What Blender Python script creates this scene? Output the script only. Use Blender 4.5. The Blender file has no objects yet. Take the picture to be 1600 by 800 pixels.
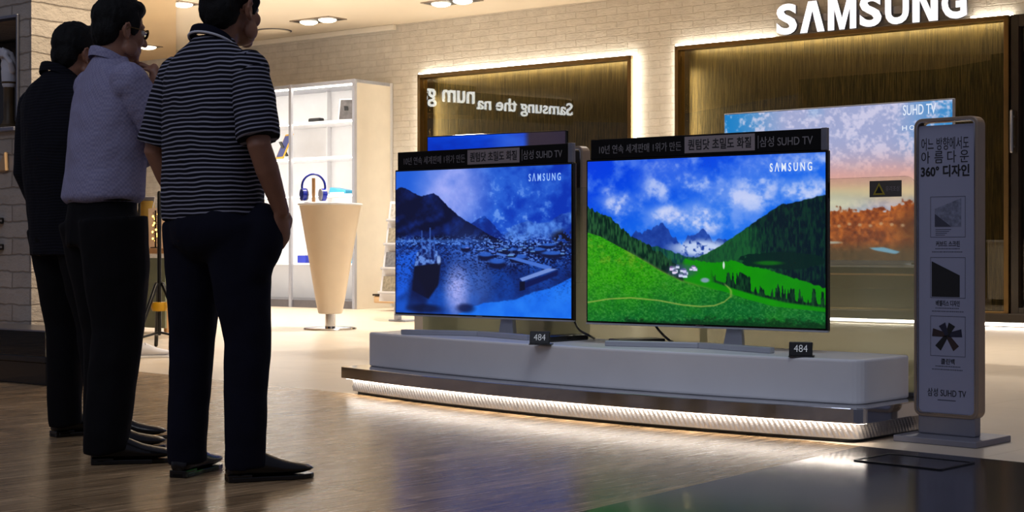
import bpy, bmesh, math, random
import numpy as np
from mathutils import Vector, Matrix, noise

random.seed(7)
S = bpy.context.scene
COL = S.collection
PI = math.pi

# ---------------------------------------------------------------- camera
F, HZ, H = 2400.0, 388.0, 0.79          # focal length in px, horizon row, eye height (frame 1600x800)
cam = bpy.data.cameras.new('camera')
cam.sensor_width = 36.0
cam.lens = F / 1600 * 36
cam.shift_y = -(400 - HZ) / 1600
cam.clip_start = 0.05
cam.clip_end = 200
camo = bpy.data.objects.new('camera', cam)
COL.objects.link(camo)
camo.location = (0, 0, H)
camo.rotation_euler = (PI / 2, 0, 0)
S.camera = camo

# ---------------------------------------------------------------- look
vs = S.view_settings
vs.view_transform = 'Standard'
vs.look = 'None'
vs.gamma = 1
vs.use_curve_mapping = False
vs.exposure = 0.0

# ---------------------------------------------------------------- world: dim cool light of the mall around the camera
W = bpy.data.worlds.new('world')
S.world = W
W.use_nodes = True
WORLD_STRENGTH = 0.125
W.node_tree.nodes['Background'].inputs[0].default_value = (0.84, 0.87, 1.18, 1)
W.node_tree.nodes['Background'].inputs[1].default_value = WORLD_STRENGTH

# ---------------------------------------------------------------- helpers: pixels to metres
def ground(u, v, z=0.0):
    Y = (H - z) * F / (v - HZ)
    return Vector(((u - 800) / F * Y, Y, z))

def at(u, v, Y):
    return Vector(((u - 800) / F * Y, Y, H - (v - HZ) / F * Y))

class Frame:
    """a vertical working plane: origin, x to the right along it, y behind it, z up"""
    def __init__(s, ox, oy, ang):
        s.o = Vector((ox, oy, 0)); s.a = ang
        s.x = Vector((math.cos(ang), math.sin(ang), 0)); s.y = Vector((-math.sin(ang), math.cos(ang), 0))
        s.M = Matrix.Translation(s.o) @ Matrix.Rotation(ang, 4, 'Z')
    def px(s, u, v, y=0.0):
        d = Vector(((u - 800) / F, 1, -(v - HZ) / F)); c = Vector((0, 0, H))
        n = s.y
        t = ((s.o + n * y) - c).dot(n) / d.dot(n)
        p = c + d * t
        q = p - s.o
        return q.dot(s.x), p.z
    def w(s, x, y, z=0.0):
        return s.o + s.x * x + s.y * y + Vector((0, 0, z))

WALL = Frame(4.82, 15.54, math.atan2(-0.6125, 0.790))
R0 = ground(1335, 693)
PL = Frame(R0.x, R0.y, math.atan2(-0.688, 0.726))

# ---------------------------------------------------------------- lights of the shop, with added fills
def area(name, loc, size, power, col, rot=(0, 0, 0), size_y=None, spread=None):
    l = bpy.data.lights.new(name, 'AREA')
    l.energy = power; l.color = col; l.size = size
    if size_y: l.shape = 'RECTANGLE'; l.size_y = size_y
    if spread: l.spread = spread
    o = bpy.data.objects.new(name, l); COL.objects.link(o)
    o.location = loc; o.rotation_euler = rot
    return o
WARM = (1.0, 0.92, 0.80)
WARMW = (1.0, 0.95, 0.88)
def spot(name, loc, power, col, cone, blend=.8, radius=.1, aim=None):
    l = bpy.data.lights.new(name, 'SPOT'); l.energy = power; l.color = col
    l.spot_size = math.radians(cone); l.spot_blend = blend; l.shadow_soft_size = radius
    o = bpy.data.objects.new(name, l); COL.objects.link(o); o.location = loc
    if aim is not None: o.rotation_euler = (Vector(aim) - Vector(loc)).to_track_quat('-Z', 'Y').to_euler()
    return o
SHOP = [(-3.4, 17.5, 620), (-0.8, 15.0, 620), (1.6, 12.4, 480), (-5.5, 20.0, 500), (3.6, 11.3, 380), (-2.9, 18.6, 260)]
for x, y, p in SHOP:
    spot('shop_spot', (x, y, 3.66), p, WARMW, 150, 1., .14)
CEIL_UP = 48
area('ceiling_fill', (-2.6, 17.2, 2.4), 4.0, CEIL_UP, WARM, rot=(PI, 0, 0))  # added unseen fill in mid-air, facing up to brighten the ceiling
area('mall_light', (-4.5, 0.5, 6.0), 3.0, 90, (0.72, 0.80, 1.0), rot=(math.radians(35), math.radians(-25), 0))
spot('plinth_fill', (1.0, 4.4, 5.2), 330, (.86, .91, 1.0), 42, .9, 1.2, aim=(.35, 7.2, .3))  # added overhead fill that lifts the plinth top and front
spot('pier_fill', (-1.0, 8.2, 4.2), 640, (1.0, .80, .55), 60, .7, .08, aim=(-2.75, 9.7, 2.3))  # added warm fill aimed at the brick pier, no fixture there

# ---------------------------------------------------------------- materials
def lin(c):
    if isinstance(c, (int, float)): c = (c, c, c)
    return tuple(((x / 255) / 12.92 if x / 255 <= .04045 else ((x / 255 + .055) / 1.055) ** 2.4) for x in c)

class NT:
    def __init__(s, name):
        s.m = bpy.data.materials.new(name); s.m.use_nodes = True
        s.t = s.m.node_tree; s.n = s.t.nodes; s.l = s.t.links
        s.b = s.n['Principled BSDF']; s.out = s.n['Material Output']
    def new(s, typ, **k):
        n = s.n.new(typ)
        for a, b in k.items(): setattr(n, a, b)
        return n
    def link(s, a, b): s.l.new(a, b)
    def coord(s, kind='Object', scale=(1, 1, 1), rot=(0, 0, 0), loc=(0, 0, 0)):
        tc = s.new('ShaderNodeTexCoord'); mp = s.new('ShaderNodeMapping')
        mp.inputs['Scale'].default_value = scale; mp.inputs['Rotation'].default_value = rot; mp.inputs['Location'].default_value = loc
        s.link(tc.outputs[kind], mp.inputs['Vector']); return mp.outputs[0]
    def noise(s, vec, scale=5, detail=4, rough=.5):
        n = s.new('ShaderNodeTexNoise'); n.inputs['Scale'].default_value = scale
        n.inputs['Detail'].default_value = detail; n.inputs['Roughness'].default_value = rough
        s.link(vec, n.inputs['Vector']); return n.outputs['Fac']
    def ramp(s, fac, stops):
        r = s.new('ShaderNodeValToRGB'); e = r.color_ramp.elements
        while len(e) < len(stops): e.new(.5)
        for q, (p, c) in zip(e, stops): q.position = p; q.color = (*c, 1) if len(c) == 3 else c
        s.link(fac, r.inputs[0]); return r.outputs[0]
    def math(s, op, a, b=None):
        n = s.new('ShaderNodeMath', operation=op)
        for i, x in enumerate((a, b)):
            if x is None: continue
            if isinstance(x, (int, float)): n.inputs[i].default_value = x
            else: s.link(x, n.inputs[i])
        return n.outputs[0]
    def mix(s, fac, a, b, mode='MIX'):
        n = s.new('ShaderNodeMix', data_type='RGBA', blend_type=mode)
        for i, x in ((0, fac), (6, a), (7, b)):
            if isinstance(x, (int, float)): n.inputs[i].default_value = x
            elif isinstance(x, tuple): n.inputs[i].default_value = (*x, 1)
            else: s.link(x, n.inputs[i])
        return n.outputs[2]
    def bump(s, h, strength=.3, dist=.01):
        b = s.new('ShaderNodeBump'); b.inputs['Strength'].default_value = strength; b.inputs['Distance'].default_value = dist
        s.link(h, b.inputs['Height']); s.link(b.outputs[0], s.b.inputs['Normal'])

def mat(name, col, rough=.5, metal=0., var=.08, vscale=6., bump=0., bscale=60., spec=.5, coat=0.):
    t = NT(name); c = lin(col)
    v = t.coord()
    f = t.noise(v, vscale)
    t.link(t.ramp(f, [(.3, tuple(x * (1 - var) for x in c)), (.7, tuple(min(1, x * (1 + var)) for x in c))]), t.b.inputs['Base Color'])
    t.b.inputs['Roughness'].default_value = rough; t.b.inputs['Metallic'].default_value = metal
    t.b.inputs['Specular IOR Level'].default_value = spec
    t.b.inputs['Coat Weight'].default_value = coat
    if bump: t.bump(t.noise(v, bscale), bump, .004)
    return t.m

def emit(name, col, strength=1., base=10):
    t = NT(name); c = lin(col)
    t.b.inputs['Base Color'].default_value = (*lin(base), 1)
    t.b.inputs['Emission Color'].default_value = (*c, 1); t.b.inputs['Emission Strength'].default_value = strength
    t.b.inputs['Roughness'].default_value = .6
    return t.m

M = {}
M['white'] = mat('white_laminate', (226, 226, 230), .28, var=.02)
M['white_matte'] = mat('white_paint', (228, 220, 205), .6, var=.03)
M['cream'] = mat('cream_lacquer', (230, 212, 186), .35, var=.03)
M['chrome'] = mat('polished_steel', (200, 200, 204), .10, 1., var=.03)
M['steel'] = mat('brushed_steel', (150, 150, 158), .32, 1., var=.05, vscale=20)
M['silver'] = mat('silver_plastic', (172, 174, 184), .35, .25, var=.04)
M['black'] = mat('black_plastic', (14, 14, 16), .35, var=.1)
M['matteblack'] = mat('matte_black_board', (10, 9, 10), .6, var=.1, spec=.15)
M['blackgloss'] = mat('black_gloss', (8, 8, 9), .12, var=.1)
M['brass'] = mat('bronze_metal', (112, 88, 52), .3, .85, var=.1)
M['darkbrown'] = mat('dark_brown_panel', (34, 26, 18), .25, var=.12)
M['taupe'] = mat('taupe_metal', (150, 132, 116), .35, .35, var=.05)
M['grey_metal'] = mat('grey_painted_metal', (128, 128, 140), .4, .3, var=.05)
M['paper'] = mat('poster_paper', (146, 148, 172), .6, var=.02)
M['ink'] = mat('black_ink', (12, 12, 18), .6, var=.05)
M['inkgrey'] = mat('grey_ink', (70, 72, 88), .6, var=.05)
M['skin'] = mat('skin', (150, 104, 80), .5, var=.08, vscale=25)
M['hair'] = mat('black_hair', (7, 6, 6), .7, var=.3, vscale=90, bump=.5, bscale=180, spec=.25)
M['shoe'] = mat('black_leather', (12, 11, 13), .25, var=.15, bump=.15, bscale=90)
M['navy'] = mat('navy_trouser_cloth', (10, 11, 28), .85, var=.15, vscale=14, bump=.3, bscale=25, spec=.2)
M['blackcloth'] = mat('black_trouser_cloth', (8, 7, 11), .85, var=.2, vscale=14, bump=.3, bscale=25, spec=.2)
M['eye'] = mat('eye_white', (225, 220, 212), .2, var=.02)
M['blueplastic'] = mat('blue_plastic', (26, 44, 160), .25, var=.1)
M['teal'] = mat('teal_case', (60, 150, 190), .4, var=.15)
M['yellow'] = mat('yellow_plastic', (200, 150, 20), .45, var=.1)
M['wood'] = mat('light_wood', (186, 140, 90), .45, var=.15, vscale=12)
M['tan'] = mat('tan_leather', (190, 156, 116), .5, var=.08)
M['stone'] = mat('white_plaster', (214, 214, 220), .6, var=.06)
M['led'] = emit('led_strip_warm', (255, 246, 228), 14.0)
M['led_in'] = emit('led_strip_gold', (255, 226, 160), 3.2)
M['led_base'] = emit('led_strip_white', (255, 242, 228), 21.0)
M['letter'] = emit('lit_white_acrylic', (246, 246, 255), 1.25, 220)
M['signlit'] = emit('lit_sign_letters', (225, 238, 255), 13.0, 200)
M['lamp'] = emit('lamp_glow', (255, 240, 210), 6.0, 200)
M['screen_text'] = emit('screen_lettering', (150, 190, 255), 1.0)
M['screen_text2'] = emit('screen_lettering_white', (225, 235, 250), 1.0)
M['lcd'] = emit('display_digits', (170, 175, 186), .8)
M['fairy'] = emit('fairy_light_glow', (255, 190, 90), 6.0)
M['headerink'] = mat('header_lettering', (120, 116, 120), .5, var=.05)
M['headerpatch'] = mat('header_patch', (136, 126, 130), .5, var=.04)

# ---- brick (painted)
def brick_mat(name, c1, c2, cm, w=.42, h=.115, bump=.5, rot=(PI / 2, 0, 0)):
    t = NT(name); v = t.coord('Object', rot=rot)
    b = t.new('ShaderNodeTexBrick')
    for k, x in (('Color1', c1), ('Color2', c2), ('Mortar', cm)): b.inputs[k].default_value = (*lin(x), 1)
    b.inputs['Scale'].default_value = 1; b.inputs['Mortar Size'].default_value = .007; b.inputs['Mortar Smooth'].default_value = .6
    b.inputs['Brick Width'].default_value = w; b.inputs['Row Height'].default_value = h
    nz = t.noise(t.coord(), 7, 6, .6)
    # slight warp of the joints
    add = t.new('ShaderNodeVectorMath', operation='ADD'); sc = t.new('ShaderNodeVectorMath', operation='SCALE')
    n2 = t.new('ShaderNodeTexNoise'); n2.inputs['Scale'].default_value = 9; t.link(v, n2.inputs['Vector'])
    t.link(n2.outputs['Color'], sc.inputs[0]); sc.inputs['Scale'].default_value = .028
    t.link(v, add.inputs[0]); t.link(sc.outputs[0], add.inputs[1]); t.link(add.outputs[0], b.inputs['Vector'])
    t.link(t.mix(.45, b.outputs['Color'], t.ramp(nz, [(.3, (.62, .62, .62)), (.7, (1, 1, 1))]), 'MULTIPLY'), t.b.inputs['Base Color'])
    n3 = t.noise(t.coord(scale=(1, 1, 1.7)), 16, 5, .65)
    hgt = t.math('ADD', t.math('MULTIPLY', b.outputs['Fac'], -.45), t.math('ADD', t.math('MULTIPLY', nz, .8), t.math('MULTIPLY', n3, 1.1)))
    t.bump(hgt, bump, .02); t.b.inputs['Roughness'].default_value = .75
    return t.m
M['brick'] = brick_mat('cream_painted_brick', (213, 206, 194), (208, 200, 187), (205, 196, 182), .30, .085, .6)
M['brick_left'] = brick_mat('painted_brick', (196, 186, 174), (182, 172, 160), (150, 140, 128), .38, .105, .7)

# ---- wooden floor: planks run towards the shop
def wood_floor():
    t = NT('oak_plank_floor'); v = t.coord('Object', rot=(0, 0, -math.atan2(.726, .688)))
    b = t.new('ShaderNodeTexBrick')
    for k, x in (('Color1', (196, 164, 124)), ('Color2', (160, 132, 98)), ('Mortar', (92, 72, 52))): b.inputs[k].default_value = (*lin(x), 1)
    b.inputs['Scale'].default_value = 1; b.inputs['Mortar Size'].default_value = .002
    b.inputs['Brick Width'].default_value = 1.25; b.inputs['Row Height'].default_value = .125; b.offset = .37
    t.link(v, b.inputs['Vector'])
    v2 = t.coord('Object', rot=(0, 0, -math.atan2(.726, .688)))
    mp = t.new('ShaderNodeMapping'); mp.inputs['Scale'].default_value = (1.2, 14, 1); t.link(v2, mp.inputs['Vector'])
    g = t.noise(mp.outputs[0], 3.2, 8, .62)
    c = t.mix(.75, b.outputs['Color'], t.ramp(g, [(.34, (.38, .35, .31)), (.5, (.95, .92, .87)), (.66, (1.5, 1.45, 1.36))]), 'MULTIPLY')
    t.link(c, t.b.inputs['Base Color'])
    t.link(t.math('ADD', t.math('MULTIPLY', g, .26), .12), t.b.inputs['Roughness'])
    t.bump(t.math('ADD', t.math('MULTIPLY', g, .5), t.math('MULTIPLY', b.outputs['Fac'], -.6)), .05, .002)
    t.b.inputs['Specular IOR Level'].default_value = .30
    return t.m
M['woodfloor'] = wood_floor()

def stone_floor(name, c, rough, size, mortar, ang, var=.12):
    t = NT(name); v = t.coord('Object', rot=(0, 0, -ang))
    b = t.new('ShaderNodeTexBrick'); b.offset = 0
    cc = lin(c)
    b.inputs['Color1'].default_value = (*cc, 1); b.inputs['Color2'].default_value = (*[x * .94 for x in cc], 1); b.inputs['Mortar'].default_value = (*lin(mortar), 1)
    b.inputs['Scale'].default_value = 1; b.inputs['Mortar Size'].default_value = .005
    b.inputs['Brick Width'].default_value = size; b.inputs['Row Height'].default_value = size
    t.link(v, b.inputs['Vector'])
    n = t.noise(v, 4, 6, .6)
    t.link(t.mix(var * 2, b.outputs['Color'], t.ramp(n, [(.3, (.6, .6, .6)), (.7, (1.1, 1.1, 1.1))]), 'MULTIPLY'), t.b.inputs['Base Color'])
    t.b.inputs['Roughness'].default_value = rough
    return t.m
TILE_ANG = math.atan2(-.696, .718)
M['whitefloor'] = stone_floor('cream_stone_tile', (225, 208, 185), .33, .9, (205, 186, 160), PL.a, .06)
M['darkfloor'] = stone_floor('black_granite', (34, 34, 43), .15, .75, (3, 3, 4), TILE_ANG, .2)
M['ceiling'] = mat('ceiling_plaster', (222, 209, 188), .8, var=.02, vscale=1.)
M['soffit'] = mat('soffit_plaster', (196, 170, 132), .8, var=.03, vscale=1.)

# ---- glass
def glass_mat(name, tint, refl=.05, rough=0.0, transp=1.0, ior=1.5):
    t = NT(name)
    tr = t.new('ShaderNodeBsdfTransparent'); tr.inputs[0].default_value = (*tint, 1)
    gl = t.new('ShaderNodeBsdfGlossy'); gl.inputs['Roughness'].default_value = rough; gl.inputs[0].default_value = (1, 1, 1, 1)
    fr = t.new('ShaderNodeFresnel'); fr.inputs[0].default_value = ior
    mx = t.new('ShaderNodeMixShader')
    t.link(t.math('ADD', fr.outputs[0], refl), mx.inputs[0]); t.link(tr.outputs[0], mx.inputs[1]); t.link(gl.outputs[0], mx.inputs[2])
    t.link(mx.outputs[0], t.out.inputs[0])
    return t.m
M['darkglass'] = glass_mat('tinted_bronze_glass', (.80, .74, .60), .004, ior=1.33)
M['clearglass'] = glass_mat('clear_glass', (.94, .96, .95), 0.)

def frosted_panel():
    """clear acrylic whose milky film grows denser towards its foot (object z)"""
    t = NT('acrylic_panel')
    tc = t.new('ShaderNodeTexCoord'); sp = t.new('ShaderNodeSeparateXYZ'); t.link(tc.outputs['Object'], sp.inputs[0])
    mr = t.new('ShaderNodeMapRange'); mr.inputs['From Min'].default_value = .98; mr.inputs['From Max'].default_value = .15
    mr.inputs['To Min'].default_value = .04; mr.inputs['To Max'].default_value = .82; t.link(sp.outputs[2], mr.inputs[0])
    tr = t.new('ShaderNodeBsdfTransparent'); tr.inputs[0].default_value = (.93, .95, .90, 1)
    df = t.new('ShaderNodeBsdfDiffuse'); df.inputs[0].default_value = (*lin((190, 192, 166)), 1)
    tl = t.new('ShaderNodeBsdfTranslucent'); tl.inputs[0].default_value = (*lin((204, 204, 172)), 1)
    m0 = t.new('ShaderNodeMixShader'); m0.inputs[0].default_value = .55; t.link(df.outputs[0], m0.inputs[1]); t.link(tl.outputs[0], m0.inputs[2])
    m1 = t.new('ShaderNodeMixShader'); t.link(mr.outputs[0], m1.inputs[0]); t.link(tr.outputs[0], m1.inputs[1]); t.link(m0.outputs[0], m1.inputs[2])
    gl = t.new('ShaderNodeBsdfGlossy'); gl.inputs['Roughness'].default_value = .03
    fr = t.new('ShaderNodeFresnel'); fr.inputs[0].default_value = 1.4
    m2 = t.new('ShaderNodeMixShader'); t.link(fr.outputs[0], m2.inputs[0]); t.link(m1.outputs[0], m2.inputs[1]); t.link(gl.outputs[0], m2.inputs[2])
    t.link(m2.outputs[0], t.out.inputs[0])
    return t.m
M['frosted'] = frosted_panel()

def curtain():
    t = NT('gold_thread_curtain')
    v = t.coord('Object', scale=(95, 1, 3.0)); n = t.noise(v, 1., 5, .7)
    v2 = t.coord('Object', scale=(11, 1, .8)); n2 = t.noise(v2, 1., 3, .5)
    c = t.mix(.5, t.ramp(n, [(.42, lin((4, 3, 2))), (.64, lin((92, 82, 50)))]), t.ramp(n2, [(.3, (.55, .55, .5)), (.7, (1, 1, 1))]), 'MULTIPLY')
    t.link(c, t.b.inputs['Base Color']); t.b.inputs['Roughness'].default_value = .5; t.b.inputs['Metallic'].default_value = .25
    t.bump(n, .6, .01)
    return t.m
M['curtain'] = curtain()

def stripes(name, dark, light, period, width, axis=2, tilt=0.):
    t = NT(name); tc = t.new('ShaderNodeTexCoord'); sp = t.new('ShaderNodeSeparateXYZ'); t.link(tc.outputs['Object'], sp.inputs[0])
    wob = t.noise(tc.outputs['Object'], 5., 2)
    z = t.math('ADD', sp.outputs[axis], t.math('MULTIPLY', t.math('SUBTRACT', wob, .5), .035))
    if tilt: z = t.math('ADD', z, t.math('MULTIPLY', sp.outputs[0], tilt))
    fr = t.math('FRACT', t.math('MULTIPLY', t.math('ADD', z, 5.), 1 / period))
    k = t.ramp(fr, [(0., (0, 0, 0)), (width, (0, 0, 0)), (width + .06, (1, 1, 1)), (.94, (1, 1, 1)), (1., (0, 0, 0))])
    t.link(t.mix(k, lin(dark), lin(light)), t.b.inputs['Base Color']); t.b.inputs['Roughness'].default_value = .85
    t.b.inputs['Specular IOR Level'].default_value = .2
    t.bump(t.noise(tc.outputs['Object'], 13., 4), .35, .02)
    return t.m
M['polo'] = stripes('striped_jersey', (11, 11, 20), (148, 148, 164), .0152, .60)
M['polo_sleeve_r'] = stripes('striped_jersey_right', (11, 11, 20), (142, 142, 158), .0152, .60, tilt=-.18)
M['polo_sleeve_l'] = stripes('striped_jersey_left', (11, 11, 20), (142, 142, 158), .0152, .60, tilt=.18)
M['darkshirt'] = stripes('navy_ribbed_shirt', (11, 12, 20), (22, 22, 32), .012, .6)

def check_shirt():
    t = NT('pale_check_shirt'); tc = t.new('ShaderNodeTexCoord')
    v = t.coord('Object', scale=(110, 110, 110)); w = t.new('ShaderNodeTexChecker'); w.inputs['Scale'].default_value = 1
    t.link(v, w.inputs[0]); w.inputs[1].default_value = (*lin((156, 152, 180)), 1); w.inputs[2].default_value = (*lin((140, 137, 168)), 1)
    n = t.noise(tc.outputs['Object'], 8., 4)
    t.link(t.mix(.3, w.outputs[0], t.ramp(n, [(.3, (.8, .8, .8)), (.7, (1, 1, 1))]), 'MULTIPLY'), t.b.inputs['Base Color'])
    t.b.inputs['Roughness'].default_value = .8; t.b.inputs['Specular IOR Level'].default_value = .2
    t.bump(t.noise(tc.outputs['Object'], 11., 4), .5, .03)
    return t.m
M['checkshirt'] = check_shirt()

def screen_mat():
    t = NT('tv_picture')
    a = t.new('ShaderNodeVertexColor'); a.layer_name = 'picture'
    t.b.inputs['Base Color'].default_value = (.004, .004, .005, 1); t.b.inputs['Roughness'].default_value = .18
    t.link(a.outputs[0], t.b.inputs['Emission Color']); t.b.inputs['Emission Strength'].default_value = 1.
    return t.m
M['screen'] = screen_mat()

# ---------------------------------------------------------------- mesh building
class MB:
    def __init__(s): s.v = []; s.f = []
    def add(s, vs, fs, Mx=None):
        o = len(s.v)
        for p in vs:
            p = Vector(p); s.v.append(tuple(Mx @ p) if Mx is not None else tuple(p))
        for f in fs: s.f.append(tuple(i + o for i in f))
        return s
    def box(s, c, d, Mx=None):
        x, y, z = c; a, b, e = d[0] / 2, d[1] / 2, d[2] / 2
        vs = [(x + i * a, y + j * b, z + k * e) for i in (-1, 1) for j in (-1, 1) for k in (-1, 1)]
        return s.add(vs, [(0, 1, 3, 2), (4, 6, 7, 5), (0, 4, 5, 1), (2, 3, 7, 6), (0, 2, 6, 4), (1, 5, 7, 3)], Mx)
    def bx(s, x0, x1, y0, y1, z0, z1, Mx=None):
        return s.box(((x0 + x1) / 2, (y0 + y1) / 2, (z0 + z1) / 2), (x1 - x0, y1 - y0, z1 - z0), Mx)
    def prism(s, poly, z0, z1, Mx=None):
        """poly: list of (x, y), extruded along z"""
        n = len(poly)
        vs = [(p[0], p[1], z0) for p in poly] + [(p[0], p[1], z1) for p in poly]
        fs = [tuple(range(n - 1, -1, -1)), tuple(range(n, 2 * n))] + [(i, (i + 1) % n, n + (i + 1) % n, n + i) for i in range(n)]
        return s.add(vs, fs, Mx)
    def rings(s, rings, cap=True, Mx=None):
        n = len(rings[0]); vs = [p for r in rings for p in r]; fs = []
        for k in range(len(rings) - 1):
            for i in range(n):
                j = (i + 1) % n
                fs.append((k * n + i, k * n + j, (k + 1) * n + j, (k + 1) * n + i))
        if cap:
            fs.append(tuple(range(n - 1, -1, -1))); o = (len(rings) - 1) * n; fs.append(tuple(range(o, o + n)))
        return s.add(vs, fs, Mx)
    def lathe(s, prof, seg=32, Mx=None, cap=True):
        return s.rings([[(r * math.cos(2 * PI * i / seg), r * math.sin(2 * PI * i / seg), z) for i in range(seg)] for r, z in prof], cap, Mx)
    def ell(s, c, r, seg=20, nr=12, Mx=None):
        rg = []
        for k in range(nr + 1):
            a = -PI / 2 + PI * k / nr; a = max(-PI / 2 + .06, min(PI / 2 - .06, a))
            rg.append([(c[0] + r[0] * math.cos(a) * math.cos(2 * PI * i / seg), c[1] + r[1] * math.cos(a) * math.sin(2 * PI * i / seg), c[2] + r[2] * math.sin(a)) for i in range(seg)])
        return s.rings(rg, True, Mx)
    def tube(s, pts, rad, seg=14, Mx=None, round_=True, flat=None):
        """tube through points; rad: number or list; flat: (axis vector, factor) squashes the section along that axis"""
        P = [Vector(p) for p in pts]; n = len(P)
        R = [rad] * n if isinstance(rad, (int, float)) else list(rad)
        if round_:
            d0 = (P[0] - P[1]).normalized(); d1 = (P[-1] - P[-2]).normalized()
            pre = [(P[0] + d0 * R[0] * k, R[0] * q) for k, q in ((.95, .3), (.7, .7), (.35, .93))]
            post = [(P[-1] + d1 * R[-1] * k, R[-1] * q) for k, q in ((.35, .93), (.7, .7), (.95, .3))]
            P = [a for a, _ in pre] + P + [a for a, _ in post]; R = [b for _, b in pre] + R + [b for _, b in post]
        T = []
        for i in range(len(P)):
            a = P[max(0, i - 1)]; b = P[min(len(P) - 1, i + 1)]; T.append((b - a).normalized())
        up = Vector((0, 0, 1)) if abs(T[0].z) < .9 else Vector((0, 1, 0))
        N = (up - T[0] * up.dot(T[0])).normalized(); rg = []
        for i in range(len(P)):
            N = (N - T[i] * N.dot(T[i])).normalized(); B = T[i].cross(N); r = []
            for k in range(seg):
                a = 2 * PI * k / seg; o = (N * math.cos(a) + B * math.sin(a)) * R[i]
                if flat: ax = Vector(flat[0]).normalized(); o = o - ax * o.dot(ax) * (1 - flat[1])
                r.append(tuple(P[i] + o))
            rg.append(r)
        return s.rings(rg, True, Mx)
    def loft(s, secs, seg=28, Mx=None, sup=1.):
        """secs: (z, cx, cy, a, b) rounded sections"""
        rg = []
        for z, cx, cy, a, b in secs:
            r = []
            for i in range(seg):
                q = 2 * PI * i / seg; c, d = math.cos(q), math.sin(q)
                r.append((cx + a * math.copysign(abs(c) ** sup, c), cy + b * math.copysign(abs(d) ** sup, d), z))
            rg.append(r)
        return s.rings(rg, True, Mx)
    def mesh(s, name):
        me = bpy.data.meshes.new(name); me.from_pydata(s.v, [], s.f)
        bm = bmesh.new(); bm.from_mesh(me); bmesh.ops.recalc_face_normals(bm, faces=bm.faces); bm.to_mesh(me); bm.free()
        return me
    def build(s, name, m, parent=None, smooth=False, bevel=0., segs=2):
        return place(name, s.mesh(name), m, parent, smooth, bevel, segs)

def place(name, me, m, parent=None, smooth=False, bevel=0., segs=2):
    o = bpy.data.objects.new(name, me); COL.objects.link(o)
    if m is not None: me.materials.append(m)
    if smooth:
        for p in me.polygons: p.use_smooth = True
    if bevel:
        b = o.modifiers.new('bevel', 'BEVEL'); b.width = bevel; b.segments = segs; b.limit_method = 'ANGLE'; b.angle_limit = math.radians(40)
        if not smooth:
            for p in me.polygons: p.use_smooth = False
    if parent is not None: o.parent = parent
    return o

def autosmooth(o, deg=35):
    me = o.data; bm = bmesh.new(); bm.from_mesh(me)
    for e in bm.edges:
        e.smooth = not (len(e.link_faces) == 2 and e.calc_face_angle(0) > math.radians(deg))
    bm.to_mesh(me); bm.free()
    for p in me.polygons: p.use_smooth = True
    return o

def thing(name, label, cat, loc=(0, 0, 0), rz=0., group=None, matrix=None):
    o = bpy.data.objects.new(name, None); COL.objects.link(o); o.empty_display_size = .1
    if matrix is not None: o.matrix_world = matrix
    else: o.location = loc; o.rotation_euler = (0, 0, rz)
    return tag(o, label, cat, group)

def tag(o, label, cat, group=None):
    o['label'] = label; o['category'] = cat
    if group: o['group'] = group
    return o

def struct(o, fr=None):
    o['kind'] = 'structure'
    if fr is not None: o.matrix_world = fr.M
    return o

def voxel(mb, size, smooth=4, factor=.5, name='m'):
    me = mb.mesh(name); o = bpy.data.objects.new('scratch', me); COL.objects.link(o)
    r = o.modifiers.new('r', 'REMESH'); r.mode = 'VOXEL'; r.voxel_size = size
    if smooth: q = o.modifiers.new('s', 'SMOOTH'); q.iterations = smooth; q.factor = factor
    dg = bpy.context.evaluated_depsgraph_get(); dg.update()
    res = bpy.data.meshes.new_from_object(o.evaluated_get(dg)); res.name = name
    bpy.data.objects.remove(o); bpy.data.meshes.remove(me)
    return res

def text_mesh(s, size=1., bold=0., depth=0., align='CENTER', spacing=1.):
    c = bpy.data.curves.new('t', 'FONT'); c.body = s; c.size = size; c.align_x = align; c.offset = bold * size
    c.extrude = depth; c.space_character = spacing; c.resolution_u = 4
    o = bpy.data.objects.new('scratch', c); COL.objects.link(o)
    dg = bpy.context.evaluated_depsgraph_get(); dg.update()
    me = bpy.data.meshes.new_from_object(o.evaluated_get(dg))
    bpy.data.objects.remove(o); bpy.data.curves.remove(c)
    return me

def text(s, x, z, w, h, y, m, parent, bold=0., depth=.0006, name='lettering', mirror=False, keep=False):
    """lettering fitted to a box of width w, height h centred on (x, z) of the x-z plane at depth y, facing -y"""
    me = text_mesh(s, 1., bold, depth)
    n = len(me.vertices); co = np.empty(n * 3); me.vertices.foreach_get('co', co); co = co.reshape(-1, 3)
    lo, hi = co.min(0), co.max(0); d = hi - lo
    sx, sz = w / d[0], h / d[1]
    if keep: sx = sz = min(sx, sz)
    out = np.empty_like(co)
    out[:, 0] = (co[:, 0] - (lo[0] + hi[0]) / 2) * sx + x
    out[:, 2] = (co[:, 1] - (lo[1] + hi[1]) / 2) * sz + z
    out[:, 1] = y - co[:, 2]
    me.vertices.foreach_set('co', out.ravel()); me.update()
    return place(name, me, m, parent)

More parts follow.
